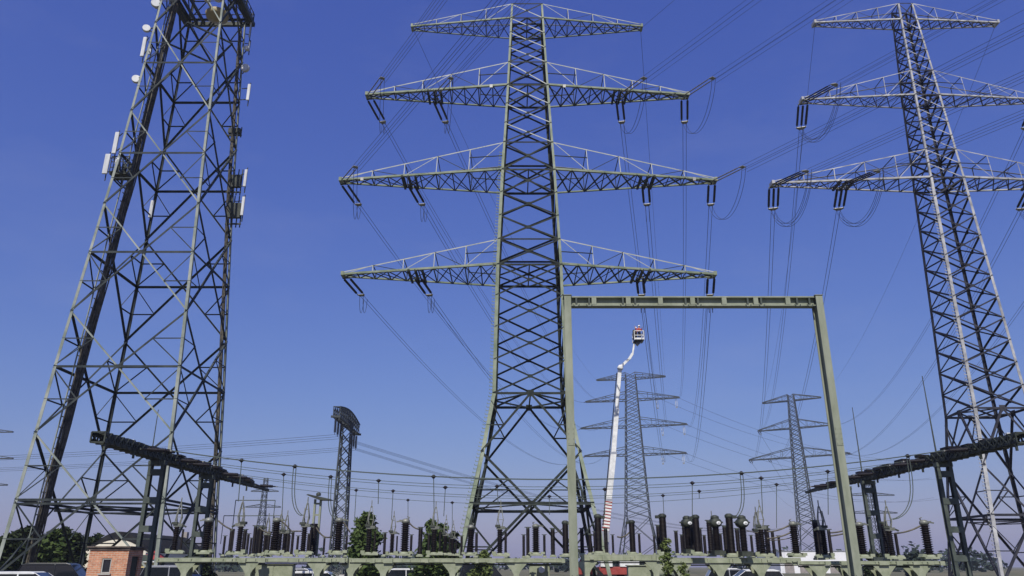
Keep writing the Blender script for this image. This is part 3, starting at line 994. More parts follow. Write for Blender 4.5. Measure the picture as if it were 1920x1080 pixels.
# ------------------------------------------------------------------ busbar gantries (dark beams on laced columns)
BZ = 7.72
def busbar_gantry(x, y0, y1, posts, label, side):
    t = thing('busbar_gantry', (x, y0, 0), label, 'gantry', 'dark busbar gantries')
    mb = MB()
    L = y1 - y0
    hw, hh = 0.34, 0.25
    n = int(L / 0.62)
    SG = [(-1, -1), (1, -1), (1, 1), (-1, 1)]
    def C(k, y):
        f = 1.0 if y < L * .55 else lerp(1.0, .16, (y - L * .55) / (L * .45))
        return (SG[k % 4][0] * hw * max(f, .3), SG[k % 4][1] * hh * f)
    def pt(k, y):
        c = C(k, y)
        return V((c[0], y, BZ + c[1]))
    for k in range(4):
        for ya, yb in ((0, L * .55), (L * .55, L)):
            mb.ell(pt(k, ya), pt(k, yb), 0.14, (-SG[k][0], 0, 0), (0, 0, -SG[k][1]), 0.03)
    for i in range(n):
        ya, yb = L * i / n, L * (i + 1) / n
        for k in range(4):
            a_, b_ = (k, k + 1) if i % 2 == 0 else (k + 1, k)
            mb.bar(pt(a_, ya), pt(b_, yb), 0.08)
            if k in (1, 3): mb.bar(pt(b_, ya), pt(a_, yb), 0.07)
    for i in range(n + 1):
        ya = L * i / n
        for k in range(4):
            mb.bar(pt(k, ya), pt(k + 1, ya), 0.07)
    bm_ = mb.build('lattice_beam', M['dark_steel'], t)  # dark colour includes the shade of a beam seen from below
    wk = MB()
    wk.box((0, L * .29, BZ - hh + .12), (2 * hw - .12, L * .5, 0.05))
    wk.box((0, L * .33, BZ + .02), (.4, L * .6, 0.22))
    wk.build('infill_plates', M['dark_steel'], bm_)  # solid dark plates added inside so the beam reads dark from below
    y = 0.15
    while y < L * .8:
        hg = MB()
        hg.box((side * (hw - .02), y, BZ - hh - .2), (0.1, 0.09, 0.34))
        hg.build('hanger', M['dark_steel'], bm_)
        y += 3.1
    ck = MB()
    y = 3.0
    while y < L - 3:
        c = C(2, y)
        ck.box((random.uniform(-.2, .5) * side, y, BZ + c[1] + .05), (random.uniform(.3, .8), random.uniform(.3, 1.1), random.uniform(.08, .2)))
        y += random.uniform(.7, 1.6)
    ck.bar((0, 2.5, BZ + hh + .02), (0, L * .55, BZ + hh + .02), .3, .06); ck.bar((0, L * .55, BZ + hh + .02), pt(2, L - 1) * V((0, 1, 1)) + V((0, 0, .04)), .3, .06)
    ck.build('busbar_fittings', M['porcelain'], bm_)
    fx = MB()
    y = 1.0
    while y < L - .5:
        fx.box((random.uniform(-.3, .3), y, BZ + C(2, y)[1] + .07), (random.uniform(.1, .25), random.uniform(.12, .3), .14))
        y += random.uniform(1.6, 4.0)
    fx.build('clamps', M['white'], bm_)
    for py in posts:
        m2 = MB()
        zt = BZ - hh - .02
        for s in (-1, 1):
            xa = s * 0.36
            m2.box((xa, py - y0 - .14, zt / 2), (0.20, 0.025, zt)); m2.box((xa, py - y0 + .14, zt / 2), (0.20, 0.025, zt))
            m2.box((xa - s * .0, py - y0, zt / 2), (0.03, 0.255, zt))
        z = 0.6
        while z < zt:
            m2.box((0, py - y0 - .165, z), (0.9, 0.02, 0.34)); m2.box((0, py - y0 + .165, z), (0.9, 0.02, 0.34))
            z += 1.55
        m2.box((0, py - y0, zt - .12), (0.95, 0.40, 0.24))
        m2.build('laced_column', M['column_green'], t)
    return t
BL = (-20.4, 38.4, 66.5)
BR_ = (25.3, 38.6, 68.5)
busbar_gantry(BL[0], BL[1], BL[2], (45.4, 53.0), 'dark busbar gantry running away beside the radio mast', 1)
busbar_gantry(BR_[0], BR_[1], BR_[2], (46.3, 56.5, 60.6), 'dark busbar gantry running away in front of the grey right pylon', -1)

# strain insulators and span wires between the two gantries
si = thing('strain_insulator', (0, 0, 0), 'prototype', 'insulator', 'strain insulators on the dark beams')
mb = MB(); string_mesh(mb, 1.7, 0, 0.13, 8, 12); mb.build('glazed_discs', M['string'], si)
mb = MB(); mb.bar((1.66, -.12, 0), (1.66, .12, 0), .08); mb.build('clamp', M['alu'], si); mb = MB(); mb.bar((0, -.1, 0), (0, .1, 0), .1); mb.build('clamp', M['dark_steel'], si)
remember(si)
first = True
SPAN = [(42.2, 2, 1.50, 'nearest'), (46.8, 1, 1.45, 'second nearest'), (48.6, 1, 1.45, 'third nearest'), (53.9, 1, 1.4, 'third farthest'), (55.8, 1, 1.4, 'second farthest'), (62.0, 1, 1.35, 'farthest')]
SPANZ = {}
def span_pt(i, x):
    Y, nw, sag, w = SPAN[i]
    xa, xb = BL[0] + .42 + 1.7, BR_[0] - .42 - 1.7
    t = (x - xa) / (xb - xa)
    return V((x, Y, BZ - .15 - 4 * sag * t * (1 - t)))
for i, (Y, nw, sag, w) in enumerate(SPAN):
    xa, xb = BL[0] + .42, BR_[0] - .42
    for s, x, gw in ((1, xa, 'left'), (-1, xb, 'right')):
        o = si if first else dup(si, '')
        first = False
        o['label'] = f'dark strain insulator at the {gw} end of the {w} span wire'
        o.location = (x, Y, BZ - .05)
        orient(o, V((s * 1.7, 0, -.10)))
    bundle('span_wire', V((xa + 1.7, Y, BZ - .15)), V((xb - 1.7, Y, BZ - .15)), sag, f'{w} busbar wire strung between the two dark beams', 'busbar wire',
           'busbar wires strung across the yard', nw=nw, sep=0.35, r=0.016, m='bus')

# droppers: (x at clamp, wire index, bottom pixel x, y, label)
def dropper(px, wi, bx, by, curve, label):
    Y = SPAN[wi][0]
    for _ in range(4):
        x = P(px, 900, Y).x
        q = span_pt(wi, x)
        # refine with the true pixel row
        d = q - V((0, 0, CAM_Z))
        up = d.z / d.y
        b = (up * CT - ST) / (up * ST + CT) if True else 0
        py = 540 - b * F_PX
        x = P(px, py, Y).x
        q = span_pt(wi, x)
    e = P(bx, by, Y)
    t = thing('dropper', q, label, 'dropper wire', 'droppers hanging from the busbar wires')
    mb = MB(q)
    n = 14
    pts = []
    for i in range(n + 1):
        s = i / n
        xx = lerp(q.x, e.x, s ** (3.0 if curve else 1.0))
        zz = lerp(q.z, e.z, (1 - (1 - s) ** 1.5) if curve else s)
        pts.append(V((xx, lerp(q.y, e.y, s), zz)))
    for off in ((-.07, .07) if curve else (0,)):
        mb.tube([p + V((off, 0, 0)) for p in pts], 0.024, 5)
    mb.build('wire', M['bus'], t)
    c = MB(q)
    c.lathe([(0.04, -.11), (0.09, -.06), (0.10, 0), (0.08, .07), (0.03, .1)], q, 10)
    c.bar(q + V((-.14, 0, 0)), q + V((.14, 0, 0)), .07)
    c.build('clamp', M['porcelain'], t)
dropper(553, 0, 568, 967, True, 'curved dropper left of the T-headed post, from the nearest busbar wire')
dropper(532, 2, 528, 985, False, 'thin dropper just left of the curved one beside the T-headed post')
dropper(620, 1, 630, 972, True, 'curved dropper just left of the lattice mast foot')
dropper(453, 0, 447, 940, False, 'short dropper near the far end of the left dark beam')
dropper(668, 4, 664, 985, False, 'straight dropper over the left side of the bushy tree')
dropper(710, 1, 709, 945, False, 'short dropper above and right of the bushy tree')
dropper(737, 3, 734, 975, False, 'dropper ending on the slim contact arms right of the bushy tree')
dropper(765, 5, 765, 975, False, 'dropper above the thick ribbed column between the two trees')
dropper(813, 0, 814, 982, False, 'long dropper above the insulators of the second tree')
dropper(835, 2, 832, 968, False, 'dropper from the third nearest wire beside the second tree')
dropper(848, 5, 848, 990, False, 'dropper from the farthest wire, left of the middle pylon foot')
dropper(932, 1, 934, 945, False, 'dropper inside the left foot of the middle pylon')
dropper(1030, 3, 1030, 965, False, 'dropper inside the right foot of the middle pylon')
dropper(1134, 2, 1134, 965, False, 'dropper beside the red part of the boom')
dropper(1243, 4, 1245, 968, False, 'dropper right of the distant pylon beside the boom')
dropper(1298, 1, 1298, 968, False, 'dropper above the cluster of black transformer heads')
dropper(1311, 3, 1311, 935, False, 'stub dropper just right of the long one over the transformer heads')
dropper(1390, 0, 1374, 972, True, 'curved double dropper between the two dial heads')
dropper(1427, 1, 1430, 965, False, 'dropper above the tall contact arms right of the dial heads')
dropper(1456, 3, 1456, 990, False, 'dropper left of the slim far pylon foot')
dropper(1552, 1, 1553, 965, False, 'dropper just left of the leaning gantry post')
dropper(1702, 0, 1672, 974, True, 'curved dropper under the right dark beam')

# ------------------------------------------------------------------ support frames of the switchgear
def support_frame(px0, px1, py, Y, legs, label, bh=0.20, bw=0.24):
    x0, x1 = P(px0, py, Y).x, P(px1, py, Y).x
    zt = Zat(py, Y)
    t = thing('support_frame', (x0, Y, 0), label, 'steel frame', 'green support frames of the switchgear')
    mb = MB(V((x0, Y, 0)))
    for dy in (-0.28, 0.28):
        c = V(((x0 + x1) / 2, Y + dy, 0))
        mb.box((c.x, c.y, zt - 0.02), (x1 - x0, bw / 2, 0.04))
        mb.box((c.x, c.y, zt - bh + .02), (x1 - x0, bw / 2, 0.04))
        mb.box((c.x, c.y + dy * .17, zt - bh / 2), (x1 - x0, 0.03, bh - .085))
    x = x0 + .25
    while x < x1:
        mb.box((x, Y, zt - bh / 2), (0.1, 0.52, bh - .1))
        x += 1.6
    bmo = mb.build('beam', M['frame_green'], t, bevel=0.005)
    rf = MB(V((x0, Y, 0)))
    x = x0 + .1
    while x < x1 - .1:
        rf.box((x, Y - .372, zt - bh / 2), (.035, .07, bh - .09))
        if random.random() < .35: rf.box((x + .3, Y - .40, zt - bh * .55), (random.uniform(.12, .4), .10, random.uniform(.10, .2)))
        x += random.uniform(.45, .9)
    rf.box(((x0 + x1) / 2, Y - .372, zt - bh + .05), (x1 - x0 - .1, .06, .03))
    rf.build('stiffeners', M['frame_green'], bmo)
    cd = MB(V((x0, Y, 0)))
    cd.tube([(x0 + .05, Y - .2, zt - bh - .05), (x1 - .05, Y - .2, zt - bh - .05)], .03, 6)
    cd.build('conduit', M['dark_steel'], bmo)
    for px in legs:
        lx = P(px, py, Y).x
        l = MB(V((x0, Y, 0)))
        zz = zt - bh - .002
        for sy in (-1, 1):
            l.box((lx, Y + sy * .33, zz / 2), (0.24, 0.03, zz))
            for sx in (-1, 1):
                l.prism([(lx + sx * .122, zz - .004), (lx + sx * .46, zz - .004), (lx + sx * .42, zz - .06), (lx + sx * .20, zz - .30), (lx + sx * .122, zz - .45)], Y + sy * .345, Y + sy * .315, 'XZ')
        l.box((lx, Y, zz / 2), (0.03, .62, zz)); l.box((lx, Y, zz - .2), (.22, .62, .05))
        l.build('leg', M['frame_green'], t)
    return t
support_frame(300, 655, 1046, 36, (354, 472, 600), 'long green support frame carrying the insulators left of the lattice mast')
support_frame(657, 1056, 1047, 36.2, (662, 722, 850, 968), 'long green support frame carrying the insulators around the middle pylon foot')
support_frame(1090, 1250, 1040, 34.5, (1098, 1226), 'green support frame right of the near gantry post, under the boom', 0.27)
support_frame(1252, 1496, 1046, 34.5, (1272, 1345, 1420), 'green support frame carrying the transformer heads', 0.24)
support_frame(1490, 1756, 1052, 33, (1530, 1588, 1650, 1716), 'thin green support frame at the right, either side of the leaning post', 0.16)

# ------------------------------------------------------------------ switchgear on the frames
def shed_prof(z0, z1, r0, r1, n):
    prof = [(r0, z0)]
    dz = (z1 - z0) / n
    for i in range(n):
        z = z0 + i * dz
        prof += [(r0, z + dz * .15), (r1, z + dz * .5), (r1 * .93, z + dz * .62), (r0, z + dz * .85)]
    return prof + [(r0, z1)]

def proto_post(r=0.10, n=18):                     # unit height 1.8 m
    t = thing('post_insulator', (0, 0, 0), 'prototype', 'insulator')
    a = MB(); a.lathe(shed_prof(0.06, 1.66, r, r * 1.28, n), n=12); a.build('porcelain_column', M['porcelain'], t)
    a = MB(); a.lathe([(r * 1.5, 0), (r * 1.5, .03), (r * 1.1, .06)], n=12); a.box((0, 0, -.05), (r * 3.4, r * 3.4, .1)); a.build('base_flange', M['frame_green'], t)
    a = MB(); a.lathe([(r * 1.0, 1.66), (r * 1.1, 1.70), (r * 1.1, 1.76), (r * .5, 1.8)], n=12); a.bar((-.16, 0, 1.78), (.16, 0, 1.78), .05); a.build('terminal_cap', M['dark_steel'], t)
    remember(t); return t
def proto_ribbed():                               # 2.2 m
    t = thing('breaker_column', (0, 0, 0), 'prototype', 'insulator')
    a = MB(); a.lathe(shed_prof(0.22, 1.80, .135, .215, 13), n=14); a.build('porcelain_column', M['porcelain'], t)
    a = MB()
    a.box((0, 0, .05), (.62, .5, .1)); a.lathe([(.24, .1), (.24, .16), (.17, .22)], n=12)
    a.prism([(-.42, .1), (-.25, .1), (-.2, .24), (-.34, .26)], -.18, .18, 'XZ'); a.box((.36, 0, .17), (.2, .3, .16))
    a.build('drive_base', M['frame_green'], t)
    a = MB(); a.lathe([(.15, 1.80), (.19, 1.84), (.19, 1.98), (.13, 2.05), (.05, 2.08)], n=12)
    a.box((.16, 0, 1.95), (.26, .12, .12)); a.bar((.26, 0, 1.94), (.42, 0, 1.90), .07); a.tube([(-.1, 0, 2.02), (-.16, 0, 2.14), (-.06, 0, 2.2)], .03, 6)
    a.build('terminal_head', M['arms'], t)
    remember(t); return t
def proto_panto():                                # column 1.9 m, arms to 3.7
    t = thing('contact_disconnector', (0, 0, 0), 'prototype', 'disconnector')
    a = MB(); a.lathe(shed_prof(0.2, 1.75, .12, .185, 13), n=14); a.build('porcelain_column', M['porcelain'], t)
    a = MB(); a.lathe(shed_prof(0.15, 1.6, .05, .075, 20), (.34, .1, 0), n=10); a.build('drive_insulator', M['porcelain'], t)
    a = MB(); a.box((.1, 0, .05), (.95, .5, .1)); a.lathe([(.22, .1), (.22, .15), (.15, .2)], n=12); a.box((-.32, 0, .2), (.24, .34, .22))
    a.prism([(.2, .1), (.6, .1), (.5, .22), (.28, .24)], -.14, .14, 'XZ'); a.build('drive_base', M['frame_green'], t)
    a = MB()
    a.box((.05, 0, 1.86), (.5, .22, .2)); a.lathe([(.13, 1.75), (.13, 1.8)], n=12)
    for s in (-1, 1):
        for dy in (-.1, .1):
            a.bar((.05 + s * .08, dy, 1.96), (.05 + s * .15, dy, 2.4), .05); a.bar((.05 + s * .15, dy, 2.4), (.05 + s * .03, dy * .3, 3.3), .04)
    a.bar((-.1, 0, 2.4), (.2, 0, 2.4), .03); a.bar((0, 0, 2.9), (.1, 0, 2.9), .04)
    a.bar((.05, 0, 3.2), (.05, 0, 3.7), .05); a.bar((-.2, .1, 1.9), (-.08, .05, 3.0), .04)
    a.build('contact_arms', M['arms'], t)
    a = MB(); a.box((-.12, -.02, 1.98), (.3, .3, .16)); a.bar((.3, 0, 1.86), (.5, 0, 1.74), .1); a.build('spring_housing', M['dark_steel'], t)
    remember(t); return t
def proto_head():                                 # 2.5 m
    t = thing('instrument_transformer', (0, 0, 0), 'prototype', 'transformer')
    a = MB(); a.lathe(shed_prof(0.3, 1.75, .15, .2, 16), n=14); a.build('porcelain_column', M['porcelain'], t)
    a = MB(); a.box((0, 0, .15), (.5, .5, .3)); a.box((.3, -.1, .16), (.12, .3, .2)); a.build('oil_tank', M['dark_steel'], t)
    a = MB(); a.lathe([(.1, -.3), (.27, -.27), (.3, -.2), (.3, .2), (.27, .27), (.1, .3)], (0, 0, 2.02), 16, 'Y')
    a.lathe([(.19, 1.75), (.22, 1.8), (.2, 1.9)], n=12); a.lathe([(.2, 2.26), (.22, 2.3), (.21, 2.42), (.1, 2.5)], n=14)
    a.bar((-.42, 0, 2.05), (.42, 0, 2.05), .09); hd_ = a.build('head', M['dark_steel'], t)
    a = MB(); a.lathe([(.08, -.345), (.12, -.33), (.12, -.302)], (.07, 0, 1.98), 18, 'Y'); a.build('dial', M['white'], hd_)
    a = MB(); a.lathe([(.025, -.36), (.03, -.347)], (.07, 0, 1.98), 12, 'Y'); a.build('dial_hub', M['black'], hd_)
    remember(t); return t
def proto_thick():                                # smooth dark column 2.2
    t = thing('bushing_column', (0, 0, 0), 'prototype', 'insulator')
    a = MB(); a.lathe(shed_prof(0.1, 1.95, .15, .178, 26), n=14); a.build('porcelain_column', M['porcelain'], t)
    a = MB(); a.lathe([(.24, 0), (.24, .05), (.17, .1)], n=12); a.box((0, 0, -.05), (.6, .5, .1)); a.box((.26, 0, .1), (.16, .2, .2)); a.build('base_flange', M['frame_green'], t)
    a = MB(); a.lathe([(.15, 1.95), (.19, 2.0), (.19, 2.12), (.1, 2.2)], n=12); a.box((.22, -.02, 2.02), (.2, .24, .16)); a.build('terminal_cap', M['dark_steel'], t)
    remember(t); return t
PROTO = {'post': (proto_post(), 1.8), 'slim': (proto_post(0.075, 22), 1.8), 'ribbed': (proto_ribbed(), 2.15), 'panto': (proto_panto(), 3.7), 'head': (proto_head(), 2.5), 'thick': (proto_thick(), 2.2)}
NAMES = {'post': ('dark post insulator', 'post insulators on the green frames'), 'slim': ('slim black post insulator', 'slim insulators on the green frames'),
         'ribbed': ('thick ribbed dark column', 'ribbed breaker columns'), 'panto': ('dark column with pointed contact arm', 'contact arm disconnectors'),
         'head': ('dark transformer with white dial,', 'transformers with dial heads'), 'thick': ('smooth stout black column', 'stout black columns')}
USED = {k: False for k in PROTO}
def device(kind, px, yb, yt, Y, where, rz=None):
    pr, hh = PROTO[kind]
    desc, grp = NAMES[kind]
    lab = f'{desc} {where}'
    if not USED[kind]:
        o = pr; USED[kind] = True
        o['label'] = lab; o['group'] = grp
    else:
        o = dup(pr, lab, grp)
    p = P(px, yb, Y)
    sc = (Zat(yt, Y) - p.z) / hh
    o.location = p
    fat = sc * {'slim': 1.35, 'post': 1.3, 'ribbed': 1.3, 'panto': 1.2, 'head': 1.25, 'thick': 1.25}[kind]
    o.scale = (fat, fat, sc)
    o.rotation_euler = (0, 0, 0.12 if kind == 'head' else random.choice((0.0, 0.15, -0.2, 3.1)))
    base = p.z - .1 * sc
    if False: print(kind, px, round(sc, 2))
    return o
DEV = [
 ('panto', 325, 1038, 933, 36, 'seen in front of the radio mast, leftmost of all'),
 ('ribbed', 384, 1039, 968, 36, 'standing right before the second laced column'),
 ('post', 430, 1039, 993, 36, 'just right of the radio mast'),
 ('panto', 446, 1040, 930, 36, 'on the left frame, first right of the radio mast'),
 ('slim', 462, 1040, 1000, 40, 'with its foot beside the first contact arm right of the mast'),
 ('slim', 474, 1040, 985, 44, 'tall and thin, second in the thicket left of the curved dropper'),
 ('thick', 485, 1040, 985, 38, 'leftmost in the thicket of columns left of the T-headed post'),
 ('slim', 494, 1041, 1000, 44, 'squeezed between two stout columns of the thicket'),
 ('post', 501, 1042, 1002, 36, 'in the middle of the thicket left of the T-headed post'),
 ('ribbed', 513, 1040, 968, 36, 'highest in the thicket left of the T-headed post'),
 ('panto', 531, 1040, 957, 40, 'behind the slack cable left of the T-headed post'),
 ('slim', 523, 1040, 1000, 46, 'far back between the ribbed column and the contact arm'),
 ('slim', 546, 1041, 996, 36, 'ending the slack cable left of the T-headed post'),
 ('panto', 567, 1040, 932, 36, 'joined to the curved dropper beside the T-headed post'),
 ('ribbed', 632, 1040, 968, 36, 'in front of the lattice mast foot'),
 ('panto', 690, 1041, 938, 36, 'standing before the bushy tree'),
 ('slim', 720, 1041, 998, 36, 'alone just right of the bushy tree'),
 ('panto', 734, 1041, 958, 38, 'between the bushy tree and the thick ribbed column'),
 ('ribbed', 758, 1042, 970, 36, 'midway between the two trees'),
 ('post', 787, 1041, 988, 36, 'at the left edge of the second tree'),
 ('panto', 813, 1041, 940, 36, 'rising from the middle of the second tree'),
 ('panto', 834, 1041, 965, 40, 'on the right side of the second tree'),
 ('panto', 848, 1042, 975, 43, 'small, between the second tree and the pylon step leg'),
 ('ribbed', 882, 1042, 982, 36, 'against the step leg of the middle pylon'),
 ('slim', 893, 1043, 998, 38, 'just inside the step leg of the middle pylon'),
 ('panto', 937, 1043, 938, 36, 'inside the left half of the middle pylon base'),
 ('slim', 982, 1044, 1002, 37, 'shorter of the two under the pylon base crossing'),
 ('slim', 990, 1043, 988, 36, 'taller of the two under the pylon base crossing'),
 ('ribbed', 1005, 1042, 980, 36, 'right below the crossing of the pylon base'),
 ('slim', 1021, 1043, 1002, 37, 'below the dial cabinet side of the pylon base'),
 ('post', 1037, 1042, 990, 36, 'left of the near gantry post, next but one'),
 ('thick', 1061, 1041, 976, 36, 'touching the near gantry post on its left'),
 ('post', 1092, 1039, 990, 35, 'touching the near gantry post on its right'),
 ('thick', 1107, 1038, 1000, 37, 'short, between the near gantry post and the boom'),
 ('thick', 1123, 1037, 964, 35, 'tall, just left of the boom foot'),
 ('post', 1137, 1038, 990, 35, 'in front of the boom foot'),
 ('slim', 1150, 1038, 1002, 36, 'just right of the boom foot'),
 ('thick', 1187, 1038, 975, 35, 'before the foot of the distant pylon by the boom'),
 ('post', 1237, 1038, 984, 36, 'left neighbour of the stout column over the young tree'),
 ('thick', 1246, 1038, 963, 35, 'over the young tree'),
 ('post', 1280, 1038, 1002, 37, 'at the left foot of the transformer cluster'),
 ('head', 1292, 1038, 967, 35, 'leftmost of the three drum heads'),
 ('thick', 1309, 1038, 965, 34, 'between the left and middle drum heads'),
 ('post', 1323, 1040, 1003, 36, 'short, left of the middle drum head'),
 ('post', 1334, 1040, 975, 36, 'touching the middle drum head on its left'),
 ('head', 1346, 1041, 966, 34.5, 'middle one of the three drum heads'),
 ('post', 1363, 1041, 985, 36, 'left neighbour of the column with the curved double dropper'),
 ('thick', 1373, 1041, 963, 34.5, 'under the curved double dropper'),
 ('head', 1397, 1043, 966, 34, 'rightmost of the three drum heads'),
 ('slim', 1412, 1044, 1003, 36, 'right of the last drum head'),
 ('panto', 1432, 1044, 937, 35, 'right of the drum heads, with slack cables on it'),
 ('post', 1442, 1044, 985, 37, 'hidden behind the slack cables right of the drum heads'),
 ('slim', 1453, 1045, 995, 36, 'under the first slack cable right of the drum heads'),
 ('ribbed', 1494, 1045, 975, 34.5, 'before the foot of the slim far pylon'),
 ('post', 1536, 1046, 975, 35, 'left of the tall contact arm by the leaning post'),
 ('panto', 1549, 1046, 938, 34, 'just left of the leaning gantry post'),
 ('ribbed', 1620, 1047, 976, 33, 'just right of the leaning gantry post'),
 ('post', 1666, 1047, 978, 34, 'half hidden behind the contact arm under the right dark beam'),
 ('panto', 1675, 1048, 938, 33, 'under the right dark beam'),
 ('ribbed', 1744, 1048, 972, 33, 'at the right end of the thin frame'),
 ('slim', 418, 1041, 1004, 44, 'half hidden by the outer mast leg'),
 ('post', 455, 1041, 992, 42, 'between the first contact arm and its thin neighbour'),
 ('slim', 468, 1042, 1008, 47, 'low and far in the left part of the thicket'),
 ('post', 478, 1041, 990, 46, 'touching the leftmost stout column of the thicket'),
 ('panto', 498, 1041, 962, 44, 'thin and far behind the middle of the thicket'),
 ('slim', 507, 1042, 1006, 48, 'low and far behind the highest ribbed column'),
 ('panto', 522, 1041, 955, 45, 'far behind, right of the highest ribbed column'),
 ('post', 537, 1041, 994, 43, 'left of the column ending the slack cable'),
 ('slim', 556, 1042, 1004, 44, 'between the slack cable end and the curved dropper'),
 ('slim', 576, 1042, 1000, 42, 'touching the T-headed post on its left'),
 ('slim', 606, 1042, 1008, 44, 'alone between the T-headed post and the lattice mast'),
 ('slim', 648, 1042, 1004, 42, 'just right of the lattice mast foot'),
 ('slim', 770, 1042, 1002, 42, 'behind the slack cable between the two trees'),
 ('slim', 803, 1042, 1000, 40, 'left of the contact arm in the second tree'),
 ('slim', 865, 1043, 1004, 42, 'left of the step leg of the middle pylon'),
 ('slim', 948, 1043, 1002, 42, 'right of the contact arm in the middle pylon base'),
 ('slim', 1116, 1038, 996, 40, 'between the short and the tall stout columns left of the boom'),
 ('slim', 1200, 1038, 1000, 42, 'right of the stout column before the distant pylon'),
 ('slim', 1228, 1038, 1004, 41, 'left neighbour of the pair over the young tree'),
 ('post', 1270, 1039, 995, 41, 'left end of the transformer cluster'),
 ('post', 1286, 1039, 985, 40, 'directly left of the first drum head'),
 ('thick', 1301, 1039, 972, 38, 'directly right of the first drum head'),
 ('slim', 1316, 1040, 990, 42, 'far behind, right of the second stout column of the cluster'),
 ('panto', 1339, 1040, 958, 41, 'behind the middle drum head'),
 ('slim', 1354, 1041, 1000, 40, 'directly right of the middle drum head'),
 ('post', 1386, 1042, 990, 40, 'directly left of the last drum head'),
 ('panto', 1424, 1044, 950, 39, 'behind the taller contact arm right of the drum heads'),
 ('slim', 1464, 1045, 1004, 41, 'alone under the slack cables'),
 ('post', 1544, 1046, 985, 37, 'behind the contact arm left of the leaning post'),
 ('slim', 1560, 1046, 992, 38, 'nearest the leaning post on its left side'),
 ('slim', 1686, 1048, 1000, 38, 'right of the contact arm under the right dark beam'),
]
for d in DEV: device(*d)

# T-headed post
tp = thing('busbar_post', P(588, 1041, 37), 'T-headed post of two pale uprights with a flat dark head', 'post', None)
o0 = P(588, 1041, 37)
hT = Zat(934, 37) - o0.z
a = MB()
for s in (-1, 1): a.box((s * .13, 0, hT / 2 - .05), (.09, .12, hT))
for k in range(5): a.box((0, 0, hT * (k + .5) / 5), (.17, .06, .08))
a.build('upright', M['gantry'], tp)
a = MB(); a.prism([(-.5, hT + .12), (-.42, hT + .16), (.62, hT - .06), (.66, hT - .1), (.1, hT - .1)], -.3, .3, 'XZ'); a.lathe([(.1, hT + .1), (.12, hT + .2), (.05, hT + .26)], n=10)
a.build('head_plate', M['dark_steel'], tp)
a = MB(); a.lathe(shed_prof(0, 1.35, .15, .18, 16), (-.02, -.25, 0), n=12); a.build('porcelain_column', M['porcelain'], tp)

# slack cables between devices
def slack(x0, y0, x1, y1, Y, sag, label, r=0.035):
    p0, p1 = P(x0, y0, Y), P(x1, y1, Y)
    mb = MB(p0); mb.tube(parab(p0, p1, sag, 12), r, 6)
    tag(mb.build('slack_cable', M['cable']), label, 'cable', 'slack cables between columns')
slack(409, 976, 439, 994, 36, .06, 'dark cable dropping from the radio mast side to the first contact arm')
slack(518, 971, 546, 996, 36, -.06, 'dark cable arching from the highest thicket column')
slack(546, 996, 565, 996, 36, 0.0, 'level dark cable joining the arched one to the column by the curved dropper')
slack(593, 989, 622, 1006, 36, .18, 'slack cable between the T-headed post and the lattice mast foot')
slack(636, 971, 656, 998, 36, -.05, 'dark cable falling from the ribbed column to the bushy tree')
slack(762, 972, 787, 992, 36, .12, 'slack cable from the ribbed column to the second tree')
slack(486, 989, 508, 1000, 36, .05, 'short dark cable low in the thicket')
slack(1438, 997, 1490, 978, 34.5, .10, 'upper thick cable rising to the ribbed column before the slim far pylon')
slack(1438, 1010, 1490, 994, 34.5, .08, 'lower thick cable rising to the ribbed column before the slim far pylon')
slack(1443, 1013, 1494, 1005, 35, .05, 'thin lowest cable before the slim far pylon', .02)
slack(1556, 999, 1612, 982, 33.5, .08, 'upper cable passing behind the leaning gantry post')
slack(1556, 1005, 1612, 990, 33.5, .05, 'lower cable passing behind the leaning gantry post')
slack(1678, 1000, 1738, 978, 33, .10, 'dark cable rising to the right end column')
slack(1157, 1006, 1180, 998, 35, .1, 'short cable between the boom foot and the stout column')
slack(1400, 995, 1428, 999, 35, .02, 'thin cable between the last drum head and the contact arms', .02)
slack(1038, 1000, 1060, 986, 36, .05, 'thin cable beside the near gantry post', .02)
# thin rigid tubes far behind, left
def rigid(x0, y0, x1, y1, Y, label):
    p0, p1 = P(x0, y0, Y), P(x1, y1, Y)
    mb = MB(p0); mb.tube([p0, p1], .035, 5); mb.tube([p0, p0 - V((0, 0, 2.2))], .03, 5); mb.tube([p1, p1 - V((0, 0, 2.2))], .03, 5)
    tag(mb.build('tube_busbar', M['bus']), label, 'busbar', 'thin tube busbars behind the thicket')
rigid(442, 938, 516, 938, 58, 'upper thin tube busbar behind the left thicket')
rigid(420, 967, 530, 967, 66, 'lower thin tube busbar behind the left thicket')

# lightning rods
def rod(px, py, Y, label):
    p = P(px, py, Y)
    t = thing('lightning_rod', (p.x, p.y, 0), label, 'lightning rod', 'lightning rods')
    mb = MB(); mb.tube([(0, 0, 0), (0, 0, p.z * .5), (0, 0, p.z)], [.09, .07, .03], 8); mb.build('pole', M['column_green'], t)
    mb = MB(); mb.lathe([(.2, 0), (.2, .12), (.1, .16)], n=10); mb.build('base', M['concrete'], t)
rod(1729, 705, 55, 'thin lightning rod reaching up left of the grey right pylon')
rod(1598, 764, 66, 'thin lightning rod just right of the leaning gantry post')
rod(297, 768, 62, 'thin lightning rod inside the radio mast')

